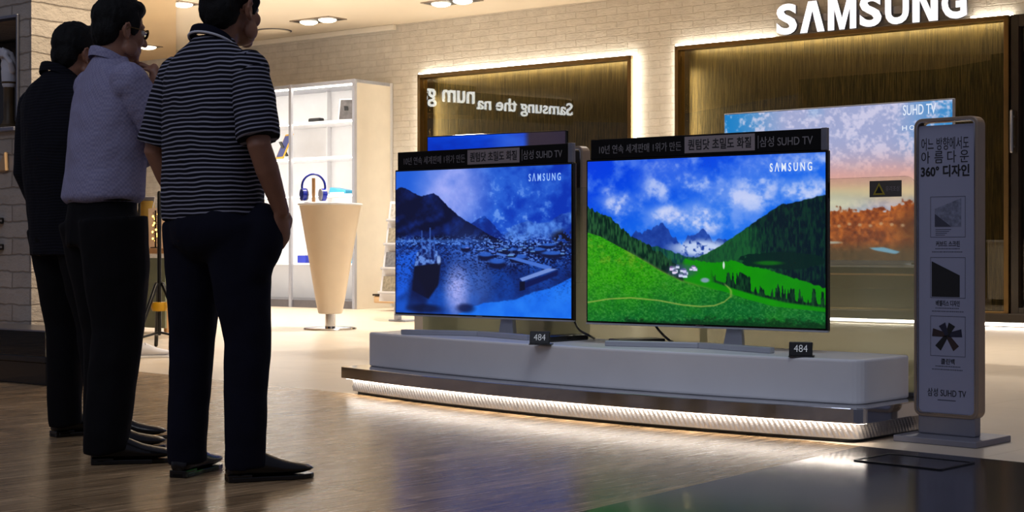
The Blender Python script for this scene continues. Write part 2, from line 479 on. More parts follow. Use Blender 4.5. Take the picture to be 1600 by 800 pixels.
# ================================================================ SETTING
def poly(name, pts, m, z=0., thick=.12):
    mb = MB(); mb.prism([(p[0], p[1]) for p in pts], z - thick, z)
    return struct(mb.build(name, m))
A = ground(225, 580); B = ground(1600, 719)
dAB = (B - A).normalized()
def on_line(k): return A + dAB * k
cornD = ground(1345, 697); edge0 = ground(905, 800)
dirE = (edge0 - cornD).normalized(); far_e = cornD + dirE * 9
lineL = A - dAB * 9
lineR = A + dAB * 12
poly('floor', [(lineL.x, lineL.y), (cornD.x, cornD.y), (far_e.x, far_e.y), (-9, -2), (-13, 2)], M['woodfloor'])
poly('floor_dark', [(cornD.x, cornD.y), (lineR.x, lineR.y), (9, -2), (far_e.x, far_e.y)], M['darkfloor'])
poly('floor_white', [(lineL.x, lineL.y), (-14, 30), (10, 30), (12, 12), (lineR.x, lineR.y), (cornD.x, cornD.y)], M['whitefloor'])

ZC = 3.77
# ceiling: over the shop; a tan soffit a little lower on its left
def ceil_pt(u, Y): return ((u - 800) / F * Y, Y)
mb = MB(); mb.prism([ceil_pt(275, 26), ceil_pt(275, 11), (3.0, 7.5), (14, 7.5), (14, 26)], ZC, ZC + .2); struct(mb.build('ceiling', M['ceiling']))
mb = MB(); mb.prism([ceil_pt(275, 26), (-15, 26), (-15, 12.5), ceil_pt(275, 11)], ZC - .09, ZC + .11); struct(mb.build('ceiling_left', M['soffit']))

# back wall with its openings (wall frame: x right, y back)
x1a, _ = WALL.px(662, 118); x1b, _ = WALL.px(995, 88)
x2a, _ = WALL.px(1063, 75); x2b, _ = WALL.px(1583, 25)
ZW1, ZW2 = 3.06, 3.115
XR = x2b + 3.0
mb = MB()
mb.bx(-14, x1a, 0, .4, 0, 4.2); mb.bx(x1b, x2a, 0, .4, 0, 4.2)
mb.bx(x1a, x1b, 0, .4, ZW1, 4.2); mb.bx(x2a, XR, 0, .4, ZW2, 4.6)
mb.bx(XR, XR + 3, 0, .4, 0, 4.6)
struct(mb.build('wall_back', M['brick']), WALL)
mb = MB(); mb.bx(-14, WALL.px(620, 40)[0], -.07, 0, ZC - .07, ZC); struct(mb.build('trim_1', M['white_matte'], bevel=.01), WALL)

# display windows
STRIP_W = 11.0
def show_window(idx, xa, xb, zt, label):
    root = thing('window_%d' % idx, label, 'window', matrix=WALL.M); root['kind'] = 'structure'
    fr = .05; pr = -.13
    mb = MB()
    mb.bx(xa, xa + fr, pr, .02, .05, zt); mb.bx(xb - fr, xb, pr, .02, .05, zt); mb.bx(xa, xb, pr, .02, zt - fr, zt); mb.bx(xa, xb, pr, .02, .05, .16)
    mb.build('frame', M['brass'], root, bevel=.006)
    mb = MB(); mb.bx(xa + .031, xb - .031, .15, .18, .08, zt - .012); mb.build('curtain', M['curtain'], root)
    mb = MB(); mb.bx(xa, xa + .03, 0.02, .36, .05, zt); mb.bx(xb - .03, xb, .02, .36, .05, zt); mb.bx(xa + .03, xb - .03, .02, .36, zt - .01, zt); mb.bx(xa + .03, xb - .03, .02, .36, .05, .08)
    mb.build('lining', M['darkbrown'], root)
    mb = MB(); mb.bx(xa + fr, xb - fr, -.06, -.052, .16, zt - fr); mb.build('pane', M['darkglass'], root)
    for nm, sx, sy, ex, ey, Mx in (('top', xb - xa - .2, .03, 1, 0, Matrix.Translation(((xa + xb) / 2, .085, zt - .014)) @ Matrix.Rotation(math.radians(22), 4, 'X')),
                                   ('side', .03, zt - .5, 0, 1, Matrix.Translation((xa + .036, .06, zt / 2)) @ Matrix.Rotation(math.radians(-68), 4, 'Y') @ Matrix.Rotation(math.radians(90), 4, 'Z') @ Matrix.Rotation(math.radians(90), 4, 'Z'))):
        l = bpy.data.lights.new('window_strip', 'AREA'); l.shape = 'RECTANGLE'; l.energy = 1.; l.color = (1.0, .84, .52)
        o = bpy.data.objects.new('window_strip_' + nm, l); COL.objects.link(o)
        if nm == 'top': l.size = sx; l.size_y = .03; l.energy = STRIP_W * sx; o.matrix_world = WALL.M @ Mx
        else:
            l.size = .03; l.size_y = sy; l.energy = STRIP_W * sy
            # aimed along the curtain, to the right and slightly back
            z = -(Vector((.93, .36, 0)).normalized()); y = Vector((0, 0, 1)); x = y.cross(z)
            R = Matrix((x, y, z)).transposed().to_4x4()
            o.matrix_world = WALL.M @ Matrix.Translation((xa + .045, .055, zt / 2)) @ R
    mb = MB()
    mb.bx(xa - .028, xa - .002, -.075, -.05, .3, zt)
    if idx == 1: mb.bx(xb + .002, xb + .028, -.075, -.05, .3, zt)
    
    if idx == 1: mb.bx(xa - .02, xb + .02, -.075, -.05, zt + .002, zt + .028)
    else:                                            # the strip stops where the shop name stands on the frame
        mb.bx(xa - .02, WALL.px(1206, 57, -.12)[0], -.075, -.05, zt + .002, zt + .028); mb.bx(WALL.px(1514, 28, -.12)[0], xb + .02, -.075, -.05, zt + .002, zt + .028)
    return root, mb
r1, mb = show_window(1, x1a, x1b, ZW1, 'smaller bronze-framed dark display window behind the left television')
mb.build('halo_strip', M['led'], r1)
r2, mb = show_window(2, x2a, x2b, ZW2, 'wide bronze-framed dark display window under the lit shop name')
mb.build('halo_strip', M['led'], r2)
mb = MB(); mb.bx(x2a, XR, -.125, -.10, .015, .045); mb.build('toe_strip', M['led_base'], r2)
# glass door right of the wide window
d = thing('door_1', 'dark glass door at the right edge', 'door', matrix=WALL.M); d['kind'] = 'structure'
mb = MB(); mb.bx(x2b + .01, x2b + .09, -.1, .05, .05, ZW2); mb.bx(x2b + .09, XR, -.1, .05, ZW2 - .12, ZW2); mb.bx(x2b + .09, XR, -.1, .05, .05, .2); mb.build('frame', M['darkbrown'], d, bevel=.005)
mb = MB(); mb.bx(x2b + .09, XR, -.03, -.02, .2, ZW2 - .12); mb.build('pane', M['darkglass'], d)
mb = MB(); mb.bx(x2b + .01, XR, .30, .34, .05, ZW2); mb.build('backing', M['darkbrown'], d)
mb = MB(); hx = x2b + .045; mb.tube([(hx, -.17, 1.75), (hx, -.17, 2.15)], .018); mb.tube([(hx, -.17, 1.8), (hx, -.1, 1.8)], .01); mb.tube([(hx, -.17, 2.1), (hx, -.1, 2.1)], .01)
mb.build('door_handle', M['steel'], d, smooth=True)
mb = MB(); mb.bx(x2a, XR, -.14, 0, 0.05, .14); mb.bx(x1a, x1b, -.14, 0, 0, .05); struct(mb.build('baseboard_back', M['darkbrown'], bevel=.004), WALL)

# left: painted brick return of the neighbouring unit, with its own window
cor = ground(49, 586)
LW = Frame(cor.x, cor.y, WALL.a)
pier_d = -(cor.x + (592 / F) * cor.y) / (.6125 + (592 / F) * .79)
wl_x, wl_z = LW.px(31, 22); _, sill_z = LW.px(29, 205)
mb = MB()
mb.bx(wl_x, 0, 0, pier_d, 0, 4.2)                      # pier at the corner
mb.bx(-4, wl_x, 0, pier_d, 0, sill_z); mb.bx(-4, wl_x, 0, pier_d, wl_z, 4.2)
struct(mb.build('wall_left', M['brick_left']), LW)
d = thing('window_3', 'dark window above the brick sill at the left edge', 'window', matrix=LW.M); d['kind'] = 'structure'
mb = MB(); mb.bx(wl_x - .014, wl_x, -.02, .05, sill_z, wl_z); mb.bx(-4, wl_x - .014, -.02, .05, wl_z - .02, wl_z); mb.build('frame', M['steel'], d, bevel=.004)
mb = MB(); mb.bx(-4, wl_x - .035, .62, .66, sill_z, wl_z - .03); mb.build('backing', M['darkbrown'], d)
mb = MB(); mb.bx(-4, wl_x + .005, -.05, .6, sill_z, sill_z + .028); mb.build('window_sill', M['grey_metal'], d, bevel=.006)

mb = MB(); mb.bx(-4, -.02, pier_d + .002, pier_d + .05, 0, 4.2); struct(mb.build('wall_left_reflection_blocker', M['darkbrown']), LW)  # unseen dark board, added so the tinted windows reflect dark
# ================================================================ PLINTH
def front(x):
    """bulge of the plinth front towards the viewer (plinth frame)"""
    k = (x + 1.55) / 1.55
    return -.155 * (1 - k * k)
LEN = 3.10
def outline(x0, x1, off, back, n=40, rad=.07):
    P = []
    for i in range(n + 1):
        x = x0 + (x1 - rad - x0) * i / n; P.append((x, front(x) + off))
    y1 = front(x1 - rad) + off
    for i in range(1, 7):
        a = -PI / 2 + (PI / 2) * i / 6; P.append((x1 - rad + rad * math.cos(a), y1 + rad + rad * math.sin(a)))
    P += [(x1, back), (x0, back)]
    return P
pl = thing('display_plinth', 'long curved white display plinth with chrome shelf and lit ribbed base', 'plinth', matrix=PL.M)
mb = MB(); mb.prism(outline(-LEN + .02, -.03, .10, .50), .146, .332); o = mb.build('body', M['white'], pl, bevel=.012, segs=3)
mb = MB(); mb.prism(outline(-LEN - .07, .055, -.04, .62, rad=.05), .083, .146); mb.build('shelf', M['chrome'], pl, bevel=.004)
mb = MB(); mb.prism(outline(-LEN + .02, -.02, .022, .56), 0, .016); mb.build('kick', M['black'], pl)
# ribbed base: slanted flutes in white acrylic
path = outline(-LEN, .012, .0, .58, n=900, rad=.06)
dense = [Vector((*p, 0)) for p in path[:901]]
arc = [Vector((*p, 0)) for p in path[900:]]
def subdivide(ps, step):
    out = []
    for a, b in zip(ps, ps[1:]):
        n = max(1, int((b - a).length / step))
        for i in range(n): out.append(a.lerp(b, i / n))
    out.append(ps[-1]); return out
pts = subdivide([dense[0] + Vector((0, .5, 0)), dense[0]], .004)[:-1] + subdivide(dense[:-1], .0030) + subdivide(arc[:-1], .0030)
acc = [0.]
for a, b in zip(pts, pts[1:]): acc.append(acc[-1] + (b - a).length)
RIB_LEAN = -1.0
nz = 9; vs = []; fs = []
for k in range(nz):
    z = .016 + (.083 - .016) * k / (nz - 1)
    for i, p in enumerate(pts):
        t = (pts[min(i + 1, len(pts) - 1)] - pts[max(i - 1, 0)]).normalized(); n = Vector((t.y, -t.x, 0))
        ph = (acc[i] + .62 * (z - .083) * -1. * RIB_LEAN) / .0245
        amp = .0055 * max(0, min(1, (k - .5) / 3))
        vs.append(p + n * (amp * math.sin(2 * PI * ph)) + Vector((0, 0, z)))
L = len(pts)
for k in range(nz - 1):
    for i in range(L - 1): fs.append((k * L + i, k * L + i + 1, (k + 1) * L + i + 1, (k + 1) * L + i))
mb = MB(); mb.add(vs, fs)
M['ribs'] = mat('ribbed_acrylic', (190, 186, 182), .25, .6, var=.02)
mb.build('ribbed_base', M['ribs'], pl, smooth=True)
mb = MB()
o1 = outline(-LEN - .03, .046, -.030, .5, rad=.05)[:-2]; o2 = outline(-LEN - .03, .024, -.010, .5, rad=.045)[:-2]
for (a, b), (c, e) in zip(zip(o1, o1[1:]), zip(o2, o2[1:])):
    mb.add([(*a, .0815), (*b, .0815), (*e, .0815), (*c, .0815)], [(0, 1, 2, 3)])
mb.build('led_strip', M['led_base'], pl)

# acrylic panel standing behind the plinth body
pa = thing('acrylic_panel', 'milky clear acrylic panel standing along the back of the white plinth', 'glass panel', matrix=PL.M)
def rrect(x0, x1, z0, z1, r, n=6, corners=(1, 1, 1, 1)):
    P = []
    for (cx, cz, a0, on) in ((x1 - r, z0 + r, -PI / 2, corners[0]), (x1 - r, z1 - r, 0, corners[1]), (x0 + r, z1 - r, PI / 2, corners[2]), (x0 + r, z0 + r, PI, corners[3])):
        if on:
            for i in range(n + 1): a = a0 + PI / 2 * i / n; P.append((cx + r * math.cos(a), cz + r * math.sin(a)))
        else:
            s_ = (1 if cx > (x0 + x1) / 2 else -1); t_ = (1 if cz > (z0 + z1) / 2 else -1); P.append((cx + s_ * r, cz + t_ * r))
    return P
XZ = Matrix(((1, 0, 0, 0), (0, 0, 1, 0), (0, 1, 0, 0), (0, 0, 0, 1)))   # (x, y, z) -> (x, z, y): prism drawn in x-z
px_r, px_top = PL.px(1431, 272, .57)
mb = MB(); mb.prism(rrect(-LEN - .05, px_r, .147, 1.105, .05, corners=(0, 1, 1, 0)), .565, .575, XZ); mb.build('panel', M['frosted'], pa, bevel=.002)
mb = MB(); mb.bx(-LEN - .05, px_r, .555, .585, .147, .165); mb.build('rail', M['steel'], pa, bevel=.003)
sx0, sz1 = PL.px(1358, 283, .56); sx1, sz0 = PL.px(1408, 307, .56)
mb = MB(); mb.bx(sx0, sx1, .5635, .565, sz0, sz1); st = mb.build('warning_sticker', mat('grey_sticker', (82, 76, 72), .5), pa)
cx = sx0 + .30 * (sx1 - sx0); cz = (sz0 + sz1) / 2; hh = (sz1 - sz0)
mb = MB(); mb.prism([(cx - hh * .42, cz - hh * .36), (cx + hh * .42, cz - hh * .36), (cx, cz + hh * .38)], .5628, .5635, XZ); mb.build('triangle', mat('warning_yellow', (170, 150, 40), .5), st)
mb = MB(); mb.prism([(cx - hh * .25, cz - hh * .26), (cx + hh * .25, cz - hh * .26), (cx, cz + hh * .2)], .5622, .5628, XZ); mb.build('triangle_inner', M['ink'], st)
text('유리조심', sx0 + .72 * (sx1 - sx0), cz, (sx1 - sx0) * .42, hh * .32, .5632, M['headerpatch'], st)

# ================================================================ TELEVISION PICTURES (painted on a fine grid of coloured vertices)
def vnoise(nx, ny, sx, sy, seed, octv=5, gain=.55):
    rng = np.random.RandomState(seed); out = np.zeros((ny, nx)); amp = 1.; tot = 0
    for o in range(octv):
        gx, gy = max(2, int(sx * 2 ** o)) + 1, max(2, int(sy * 2 ** o)) + 1
        g = rng.rand(gy + 1, gx + 1)
        X = np.linspace(0, gx - .001, nx); Y = np.linspace(0, gy - .001, ny)
        xi = X.astype(int); yi = Y.astype(int); fx = X - xi; fy = Y - yi
        fx = fx * fx * (3 - 2 * fx); fy = (fy * fy * (3 - 2 * fy))[:, None]
        a = g[yi][:, xi]; b = g[yi][:, xi + 1]; c = g[yi + 1][:, xi]; d_ = g[yi + 1][:, xi + 1]
        out += amp * ((a * (1 - fx) + b * fx) * (1 - fy) + (c * (1 - fx) + d_ * fx) * fy); tot += amp; amp *= gain
    return out / tot
def sm(a, b, x): t = np.clip((x - a) / (b - a), 0, 1); return t * t * (3 - 2 * t)
class Pic:
    def __init__(s, nx, ny):
        s.nx, s.ny = nx, ny
        s.x, s.y = np.meshgrid(np.linspace(0, 1, nx), np.linspace(0, 1, ny)); s.c = np.zeros((ny, nx, 3))
    def n(s, sx, sy, seed, o=5, g=.55): return vnoise(s.nx, s.ny, sx, sy, seed, o, g)
    def put(s, mask, col):
        col = np.asarray(col, float); mask = np.clip(mask, 0, 1)[..., None]
        s.c = s.c * (1 - mask) + (col if col.ndim == 3 else col[None, None, :]) * mask
    def curve(s, pts):
        p = np.array(pts); return np.interp(s.x, p[:, 0], p[:, 1])
    def blob(s, cx, cy, rx, ry, soft=.35):
        d_ = np.sqrt(((s.x - cx) / rx) ** 2 + ((s.y - cy) / ry) ** 2); return 1 - sm(1 - soft, 1 + soft, d_)
    def lerp(s, t, a, b): return np.array(a)[None, None] * (1 - t[..., None]) + np.array(b)[None, None] * t[..., None]
    def quad(s, P, soft=.004):
        m = np.ones_like(s.x); n = len(P)
        for i in range(n):
            (ax, ay), (bx_, by) = P[i], P[(i + 1) % n]
            d_ = (bx_ - ax) * (s.y - ay) - (by - ay) * (s.x - ax); d_ /= math.hypot(bx_ - ax, by - ay) + 1e-9
            m *= sm(-soft, soft, d_)
        return m
    def linear(s):
        c = np.clip(s.c, 0, 255) / 255; return np.where(c <= .04045, c / 12.92, ((c + .055) / 1.055) ** 2.4)

def pic_valley():
    p = Pic(480, 340); x, y = p.x, p.y
    n1 = p.n(4, 3, 1); n2 = p.n(14, 10, 2); n3 = p.n(60, 44, 3, 3); n4 = p.n(150, 130, 6, 2); tv_ = p.n(150, 26, 4, 2); t1 = p.n(90, 2, 5, 2)[0:1, :]
    p.put(np.ones_like(x), p.lerp(sm(0, .5, y * .7 + x * .3), (0, 58, 222), (22, 106, 234)))
    wisp = sm(.46, .66, n1 * .45 + n2 * .6 + .05 * sm(.2, .5, x) * sm(.35, .0, y) - .05 * sm(.25, .05, x))
    p.put(wisp * sm(.6, .4, y) * .55, (118, 156, 242))
    for cx, cy, rx, ry, a in ((.15, .275, .075, .05, .9), (.095, .19, .035, .03, .45), (.30, .17, .05, .07, .6), (.62, .22, .045, .05, .75), (.46, .15, .09, .05, .5), (.36, .345, .07, .045, .9), (.48, .37, .10, .065, .9),
                              (.52, .30, .05, .05, .6), (.72, .17, .07, .10, .6), (.69, .27, .06, .05, .55), (.93, .21, .12, .045, .75), (.83, .06, .1, .05, .5), (.36, .05, .08, .05, .6), (.95, .06, .06, .04, .5)):
        k = p.blob(cx + (n2 - .5) * .13, cy + (n1 - .5) * .08 + (n3 - .5) * .03, rx * 1.15, ry * 1.1, .8) * (.45 + .9 * sm(.3, .7, n2 * .8 + n3 * .2))
        p.put(np.clip(k, 0, 1) * a, (186, 198, 244)); p.put(np.clip(k - .55, 0, 1) * a, (226, 230, 250))
    jag = (p.n(30, 2, 8, 3, .6)[0:1, :] - .5) * .10
    ridge = p.curve([(0, .6), (.14, .53), (.2, .47), (.22, .44), (.25, .44), (.29, .42), (.34, .40), (.38, .46), (.42, .52), (.45, .46), (.5, .44), (.54, .46), (.57, .5), (.64, .53), (.7, .6)]) + jag
    p.put(sm(-.004, .006, y - ridge), p.lerp(np.clip(n2 * .6 + n3 * .5 - .05, 0, 1), (10, 38, 128), (50, 92, 190)))
    p.put(np.clip(p.blob(.50, .545, .11, .045, .6) * sm(.40, .60, n2 * .5 + n3 * .6) * 1.1, 0, 1), (190, 206, 240)); p.put(p.blob(.13, .52, .08, .03, .6) * sm(.4, .6, n2) * .7, (170, 190, 236))
    forest = np.clip(.5 + (tv_ - .5) * 2.4 + (n2 - .5) * .9, 0, 1)
    hills = p.curve([(0, .42), (.2, .53), (.3, .53), (.38, .56), (.44, .595), (.5, .60), (.56, .57), (.7, .52), (1, .4)]) + (n3 - .5) * .02
    p.put(sm(-.004, .006, y - hills), p.lerp(forest, (8, 56, 60), (28, 92, 62)))
    rh = p.curve([(.42, .63), (.5, .59), (.56, .55), (.64, .475), (.72, .395), (.78, .335), (.83, .29), (.9, .275), (1, .24)]) + (n3 - .5) * .012
    shade = sm(.66, .80, x - (y - .5) * .35 + (n2 - .5) * .12)
    p.put(sm(-.003, .005, y - rh) * (x > .40), p.lerp(np.clip(shade * .85 + .25 - forest * .5, 0, 1), (24, 84, 44), (5, 24, 34)))
    lr = p.curve([(0, .285), (.05, .315), (.1, .35), (.16, .42), (.2, .47), (.28, .53), (.36, .60), (.42, .68), (.5, .76)]) + (t1 - .5) * .03
    p.put(sm(-.003, .005, y - lr) * (x < .5), p.lerp(forest, (6, 34, 26), (36, 84, 48)))
    me = p.curve([(.4, .67), (.43, .605), (.5, .62), (.58, .632), (.63, .612), (.7, .64), (.78, .67), (.86, .705), (1, .77)]) + (t1 - .5) * .012
    p.put(sm(-.004, .006, y - me) * sm(.42, .44, x), p.lerp(np.clip(n2 + .3 * sm(.6, 1, x), 0, 1), (20, 150, 4), (14, 128, 10)))
    p.put(sm(.4, .5, p.blob(.83, .615, .17, .05, .6) * (.5 + .8 * n3)) * .9, (6, 34, 30)); p.put(p.blob(.78, .63, .05, .012, .5) * .7, (20, 120, 16))
    gm = p.curve([(0, .445), (.06, .47), (.14, .53), (.24, .605), (.33, .68), (.42, .74), (.5, .77), (.6, .80), (.7, .845), (.8, .88), (1, .905)])
    fade = sm(.6, 1.05, y * .9 + .3 * x)
    gmask = sm(-.003, .005, y - gm)
    p.put(gmask, p.lerp(np.clip(fade + (n2 - .5) * .7, 0, 1), (48, 158, 8), (12, 100, 40)))
    p.put(gmask * sm(.5, .72, n2 * .6 + n3 * .4) * sm(.92, .6, y) * sm(.6, .2, x) * .6, (120, 166, 30))
    p.put(gmask * np.clip((n4 - .5) * 3, 0, 1) * .38, (104, 170, 88)); p.put(gmask * np.clip((.5 - n4) * 2.4, 0, 1) * .5, (6, 66, 22)); p.put(gmask * np.clip((.5 - n3) * 2, 0, 1) * .3, (6, 80, 22))
    p.put(np.exp(-((y - gm) / .008) ** 2) * sm(.1, .3, x) * sm(.6, .45, x) * .4, (120, 140, 60))
    # rows of dark firs with uneven tops
    tr = p.curve([(.5, .735), (.56, .735), (.65, .775), (.75, .815), (.85, .845), (1, .87)])
    tops = tr - .075 * sm(.3, .75, t1) * (.6 + .8 * p.n(16, 2, 9, 2)[0:1, :]) - .004
    p.put(sm(-.004, .006, y - tops) * sm(.02, .004, y - tr) * sm(.54, .57, x), p.lerp(forest, (4, 30, 24), (18, 66, 34)))
    rb = np.random.RandomState(8)
    p.put(p.blob(.425, .68, .06, .04, .4) * .55, (60, 76, 120))
    for i in range(24):
        cx, cy = rb.uniform(.375, .485), rb.uniform(.645, .715); w_, h_ = rb.uniform(.006, .011), rb.uniform(.010, .018)
        if abs(cy - .68) > .04 - .3 * abs(cx - .43): continue
        p.put(p.quad([(cx - w_, cy - h_ * .4), (cx + w_, cy - h_ * .4), (cx + w_, cy + h_ * .6), (cx - w_, cy + h_ * .6)], .002), (196 + rb.randint(40), 198 + rb.randint(36), 240))
        p.put(p.quad([(cx - w_ * .6, cy - h_), (cx + w_ * .6, cy - h_), (cx + w_ * 1.1, cy - h_ * .35), (cx - w_ * 1.1, cy - h_ * .35)], .002), (70 + rb.randint(40), 78 + rb.randint(40), 140))
    p.put(p.blob(.52, .735, .018, .014, .4) * .8, (150, 160, 210)); p.put(p.blob(.598, .645, .004, .022, .3) * .9, (226, 232, 236))
    tk = p.curve([(0, .885), (.1, .86), (.2, .85), (.32, .862), (.42, .885), (.5, .893), (.56, .885), (.6, .862), (.625, .83)])
    p.put(np.exp(-((y - tk) / .0045) ** 2) * sm(.635, .62, x) * .75, (166, 176, 80))
    p.put(np.exp(-(((x - .628 + .03 * sm(.80, .74, y)) / .005) ** 2)) * sm(.745, .77, y) * sm(.845, .82, y) * .7, (150, 170, 80))
    p.put(sm(.945, .985, y - (n3 - .5) * .06 - .02 * sm(.3, .05, np.abs(x - .3))) * sm(.12, .2, x) * .7, (5, 34, 16))
    return p

def pic_harbour():
    p = Pic(400, 320); x, y = p.x, p.y
    n1 = p.n(4, 3, 11); n2 = p.n(14, 11, 12); n3 = p.n(52, 40, 13, 3); n4 = p.n(110, 120, 14, 2)
    p.put(np.ones_like(x), p.lerp(sm(.1, .9, x), (30, 92, 214), (2, 48, 176)))
    p.put(sm(.45, .72, n1 * .5 + n2 * .55 + .10 * sm(.35, .65, x) - .05) * .6, (56, 118, 228))
    p.put(p.blob(.34, .15, .17, .26, .7) * (.5 + .6 * n2), (168, 176, 248))
    p.put(sm(.56, .72, n2 * .6 + n3 * .45) * p.blob(.62, .3, .28, .2, .7) * .65, (126, 170, 246))
    # far snowy range, second ridge, dark mountain
    fr = p.curve([(.6, .5), (.68, .40), (.76, .36), (.82, .38), (.9, .36), (1, .30)]) + (n2 - .5) * .05
    p.put(sm(-.004, .006, y - fr) * (x > .6), p.lerp(np.clip(n2 * 1.6 - .3 + (n3 - .5), 0, 1), (10, 46, 150), (84, 138, 232)))
    r2 = p.curve([(.38, .42), (.46, .37), (.50, .335), (.53, .325), (.57, .37), (.62, .44), (.68, .50)]) + (n3 - .5) * .015
    p.put(sm(-.003, .005, y - r2) * sm(.37, .40, x) * sm(.70, .66, x), p.lerp(sm(.35, .7, n2), (8, 36, 128), (30, 86, 200)))
    r1 = p.curve([(0, .125), (.03, .11), (.06, .115), (.11, .155), (.16, .178), (.2, .17), (.23, .16), (.26, .18), (.3, .235), (.36, .30), (.42, .355), (.5, .41), (.58, .47), (.66, .51)]) + (n3 - .5) * .012
    body = p.lerp(np.clip((n2 - .45) * 1.4 + .5 * np.sin((x + y * 1.9) * 26 + n1 * 9) * sm(.25, .4, y) * .5, 0, 1), (4, 9, 46), (18, 52, 150))
    p.put(sm(-.003, .005, y - r1) * (x < .66), body)
    # water
    wl = .505 + (n3 - .5) * .006
    wat = p.lerp(np.clip(.35 + (n2 - .5) * 1.1 + .35 * sm(.55, 1, y), 0, 1), (5, 18, 74), (18, 74, 180))
    p.put(sm(-.003, .004, y - wl), wat)
    p.put(np.exp(-((y - .495) / .012) ** 2) * sm(.75, .3, x) * (.4 + .6 * n3), (60, 120, 226)); p.put(np.exp(-((y - .56) / .012) ** 2) * sm(.5, .2, np.abs(x - .35)) * .4 * n3 * 2, (60, 110, 220))
    p.put(p.blob(.42, .70, .10, .26, .8) * .45, (70, 112, 210)); p.put(p.blob(.37, .84, .06, .14, .8) * .9 * (.6 + .6 * n3), (176, 180, 248))
    p.put(p.blob(.5, .78, .07, .16, .8) * .35, (90, 130, 220))
    # shore on the left, snow bank on the right
    p.put(p.quad([(0, .60), (.15, .55), (.06, .86), (0, .9)], .02) * .9, (24, 92, 224)); p.put(p.quad([(0, .92), (.12, .90), (.22, 1.0), (0, 1.0)], .03) * .8, (22, 86, 206))
    bank = p.curve([(.35, 1.02), (.44, .955), (.52, .915), (.6, .905), (.7, .885), (.8, .835), (.9, .80), (1, .735)]) + (n3 - .5) * .012
    p.put(sm(-.004, .006, y - bank) * (x > .36), p.lerp(n2, (10, 92, 226), (40, 130, 248)))
    p.put(sm(-.003, .004, y - wl) * sm(.72, .55, y) * sm(.5, .75, n4) * .55, (50, 104, 214))
    p.put(sm(-.003, .004, y - wl) * sm(.95, .6, y) * sm(.5, .25, n4) * .6, (3, 10, 46))
    p.put(sm(.44, .50, y) * sm(.535, .515, y) * sm(.55, .7, n4) * .8, (90, 140, 230))
    p.put(p.blob(.74, .58, .27, .10, .7) * sm(.5, .3, n4) * .85, (4, 10, 46)); p.put(p.blob(.72, .56, .27, .09, .7) * sm(.56, .7, n4) * .7, (110, 150, 236))
    # ship on the left
    p.put(p.quad([(.115, .665), (.275, .64), (.26, .80), (.2, .90), (.10, .84)], .008), (10, 12, 38))
    p.put(p.quad([(.06, .98), (.12, .72), (.2, .9), (.16, 1.0)], .02) * .6, (10, 14, 50))
    p.put(p.quad([(.13, .57), (.25, .56), (.275, .645), (.115, .67)], .006), p.lerp(sm(.3, .7, n3), (10, 26, 90), (96, 138, 220))); p.put(p.quad([(.155, .50), (.23, .495), (.24, .575), (.145, .58)], .006), p.lerp(sm(.35, .65, n3), (8, 24, 90), (70, 116, 206)))
    for a, b, c in ((.16, .42, .003), (.21, .40, .004), (.235, .47, .003)): p.put(p.quad([(a - c, b), (a + c, b), (a + c, .6), (a - c, .6)], .002) * .7, (60, 100, 190))
    p.put(p.blob(.262, .625, .012, .03, .4) * .8, (150, 180, 240))
    # moored boats and jetty
    for cx, cy, rx, ry in ((.42, .535, .03, .02), (.535, .585, .045, .025), (.60, .63, .05, .03), (.66, .55, .06, .02), (.72, .60, .05, .025), (.82, .55, .05, .02), (.9, .575, .06, .02), (.88, .52, .04, .015)):
        p.put(p.blob(cx, cy + ry * .8, rx, ry, .3), (10, 18, 60)); p.put(p.blob(cx, cy, rx * .9, ry * .6, .4) * .9, (44, 96, 200))
        p.put(p.quad([(cx - .002, cy - .09), (cx + .002, cy - .09), (cx + .002, cy), (cx - .002, cy)], .002) * .4, (80, 120, 210))
    p.put(p.quad([(.56, .575), (.59, .57), (.90, .665), (.885, .69)], .004), (66, 110, 206))
    p.put(p.quad([(.725, .745), (.88, .675), (.93, .68), (.74, .765)], .004), (110, 140, 214)); p.put(p.quad([(.725, .765), (.755, .765), (.755, .82), (.725, .83)], .004), (6, 10, 40))
    p.put(p.quad([(.755, .77), (.93, .69), (.93, .72), (.755, .81)], .006), (8, 20, 80))
    rb = np.random.RandomState(5)
    for i in range(26):                                  # small moored hulls with pale cabins and masts
        cx, cy = rb.uniform(.40, .98), rb.uniform(.525, .63); k = .5 + (cy - .5) * 5
        if cy > .60 and (cx < .55 or cx > .8): continue
        w_, h_ = .026 * k * rb.uniform(.8, 1.4), .010 * k
        p.put(p.quad([(cx - w_, cy), (cx + w_, cy - .004), (cx + w_ * .7, cy + h_), (cx - w_ * .7, cy + h_)], .003), (6, 14, 56))
        p.put(p.quad([(cx - w_ * .5, cy - h_), (cx + w_ * .4, cy - h_ * 1.1), (cx + w_ * .5, cy), (cx - w_ * .6, cy)], .003) * .85, (70 + rb.randint(60), 120 + rb.randint(50), 222))
        p.put(p.quad([(cx - .0012, cy - .05 * k), (cx + .0012, cy - .05 * k), (cx + .0012, cy), (cx - .0012, cy)], .0015) * .6, (96, 136, 220))
    p.put(p.blob(.96, .48, .06, .05, .5) * sm(.35, .5, n3), (12, 12, 34)); p.put(p.blob(.18, .965, .09, .03, .5) * .8, (8, 16, 50)); p.put(p.blob(.42, .955, .05, .03, .5) * .8, (8, 16, 60))
    return p

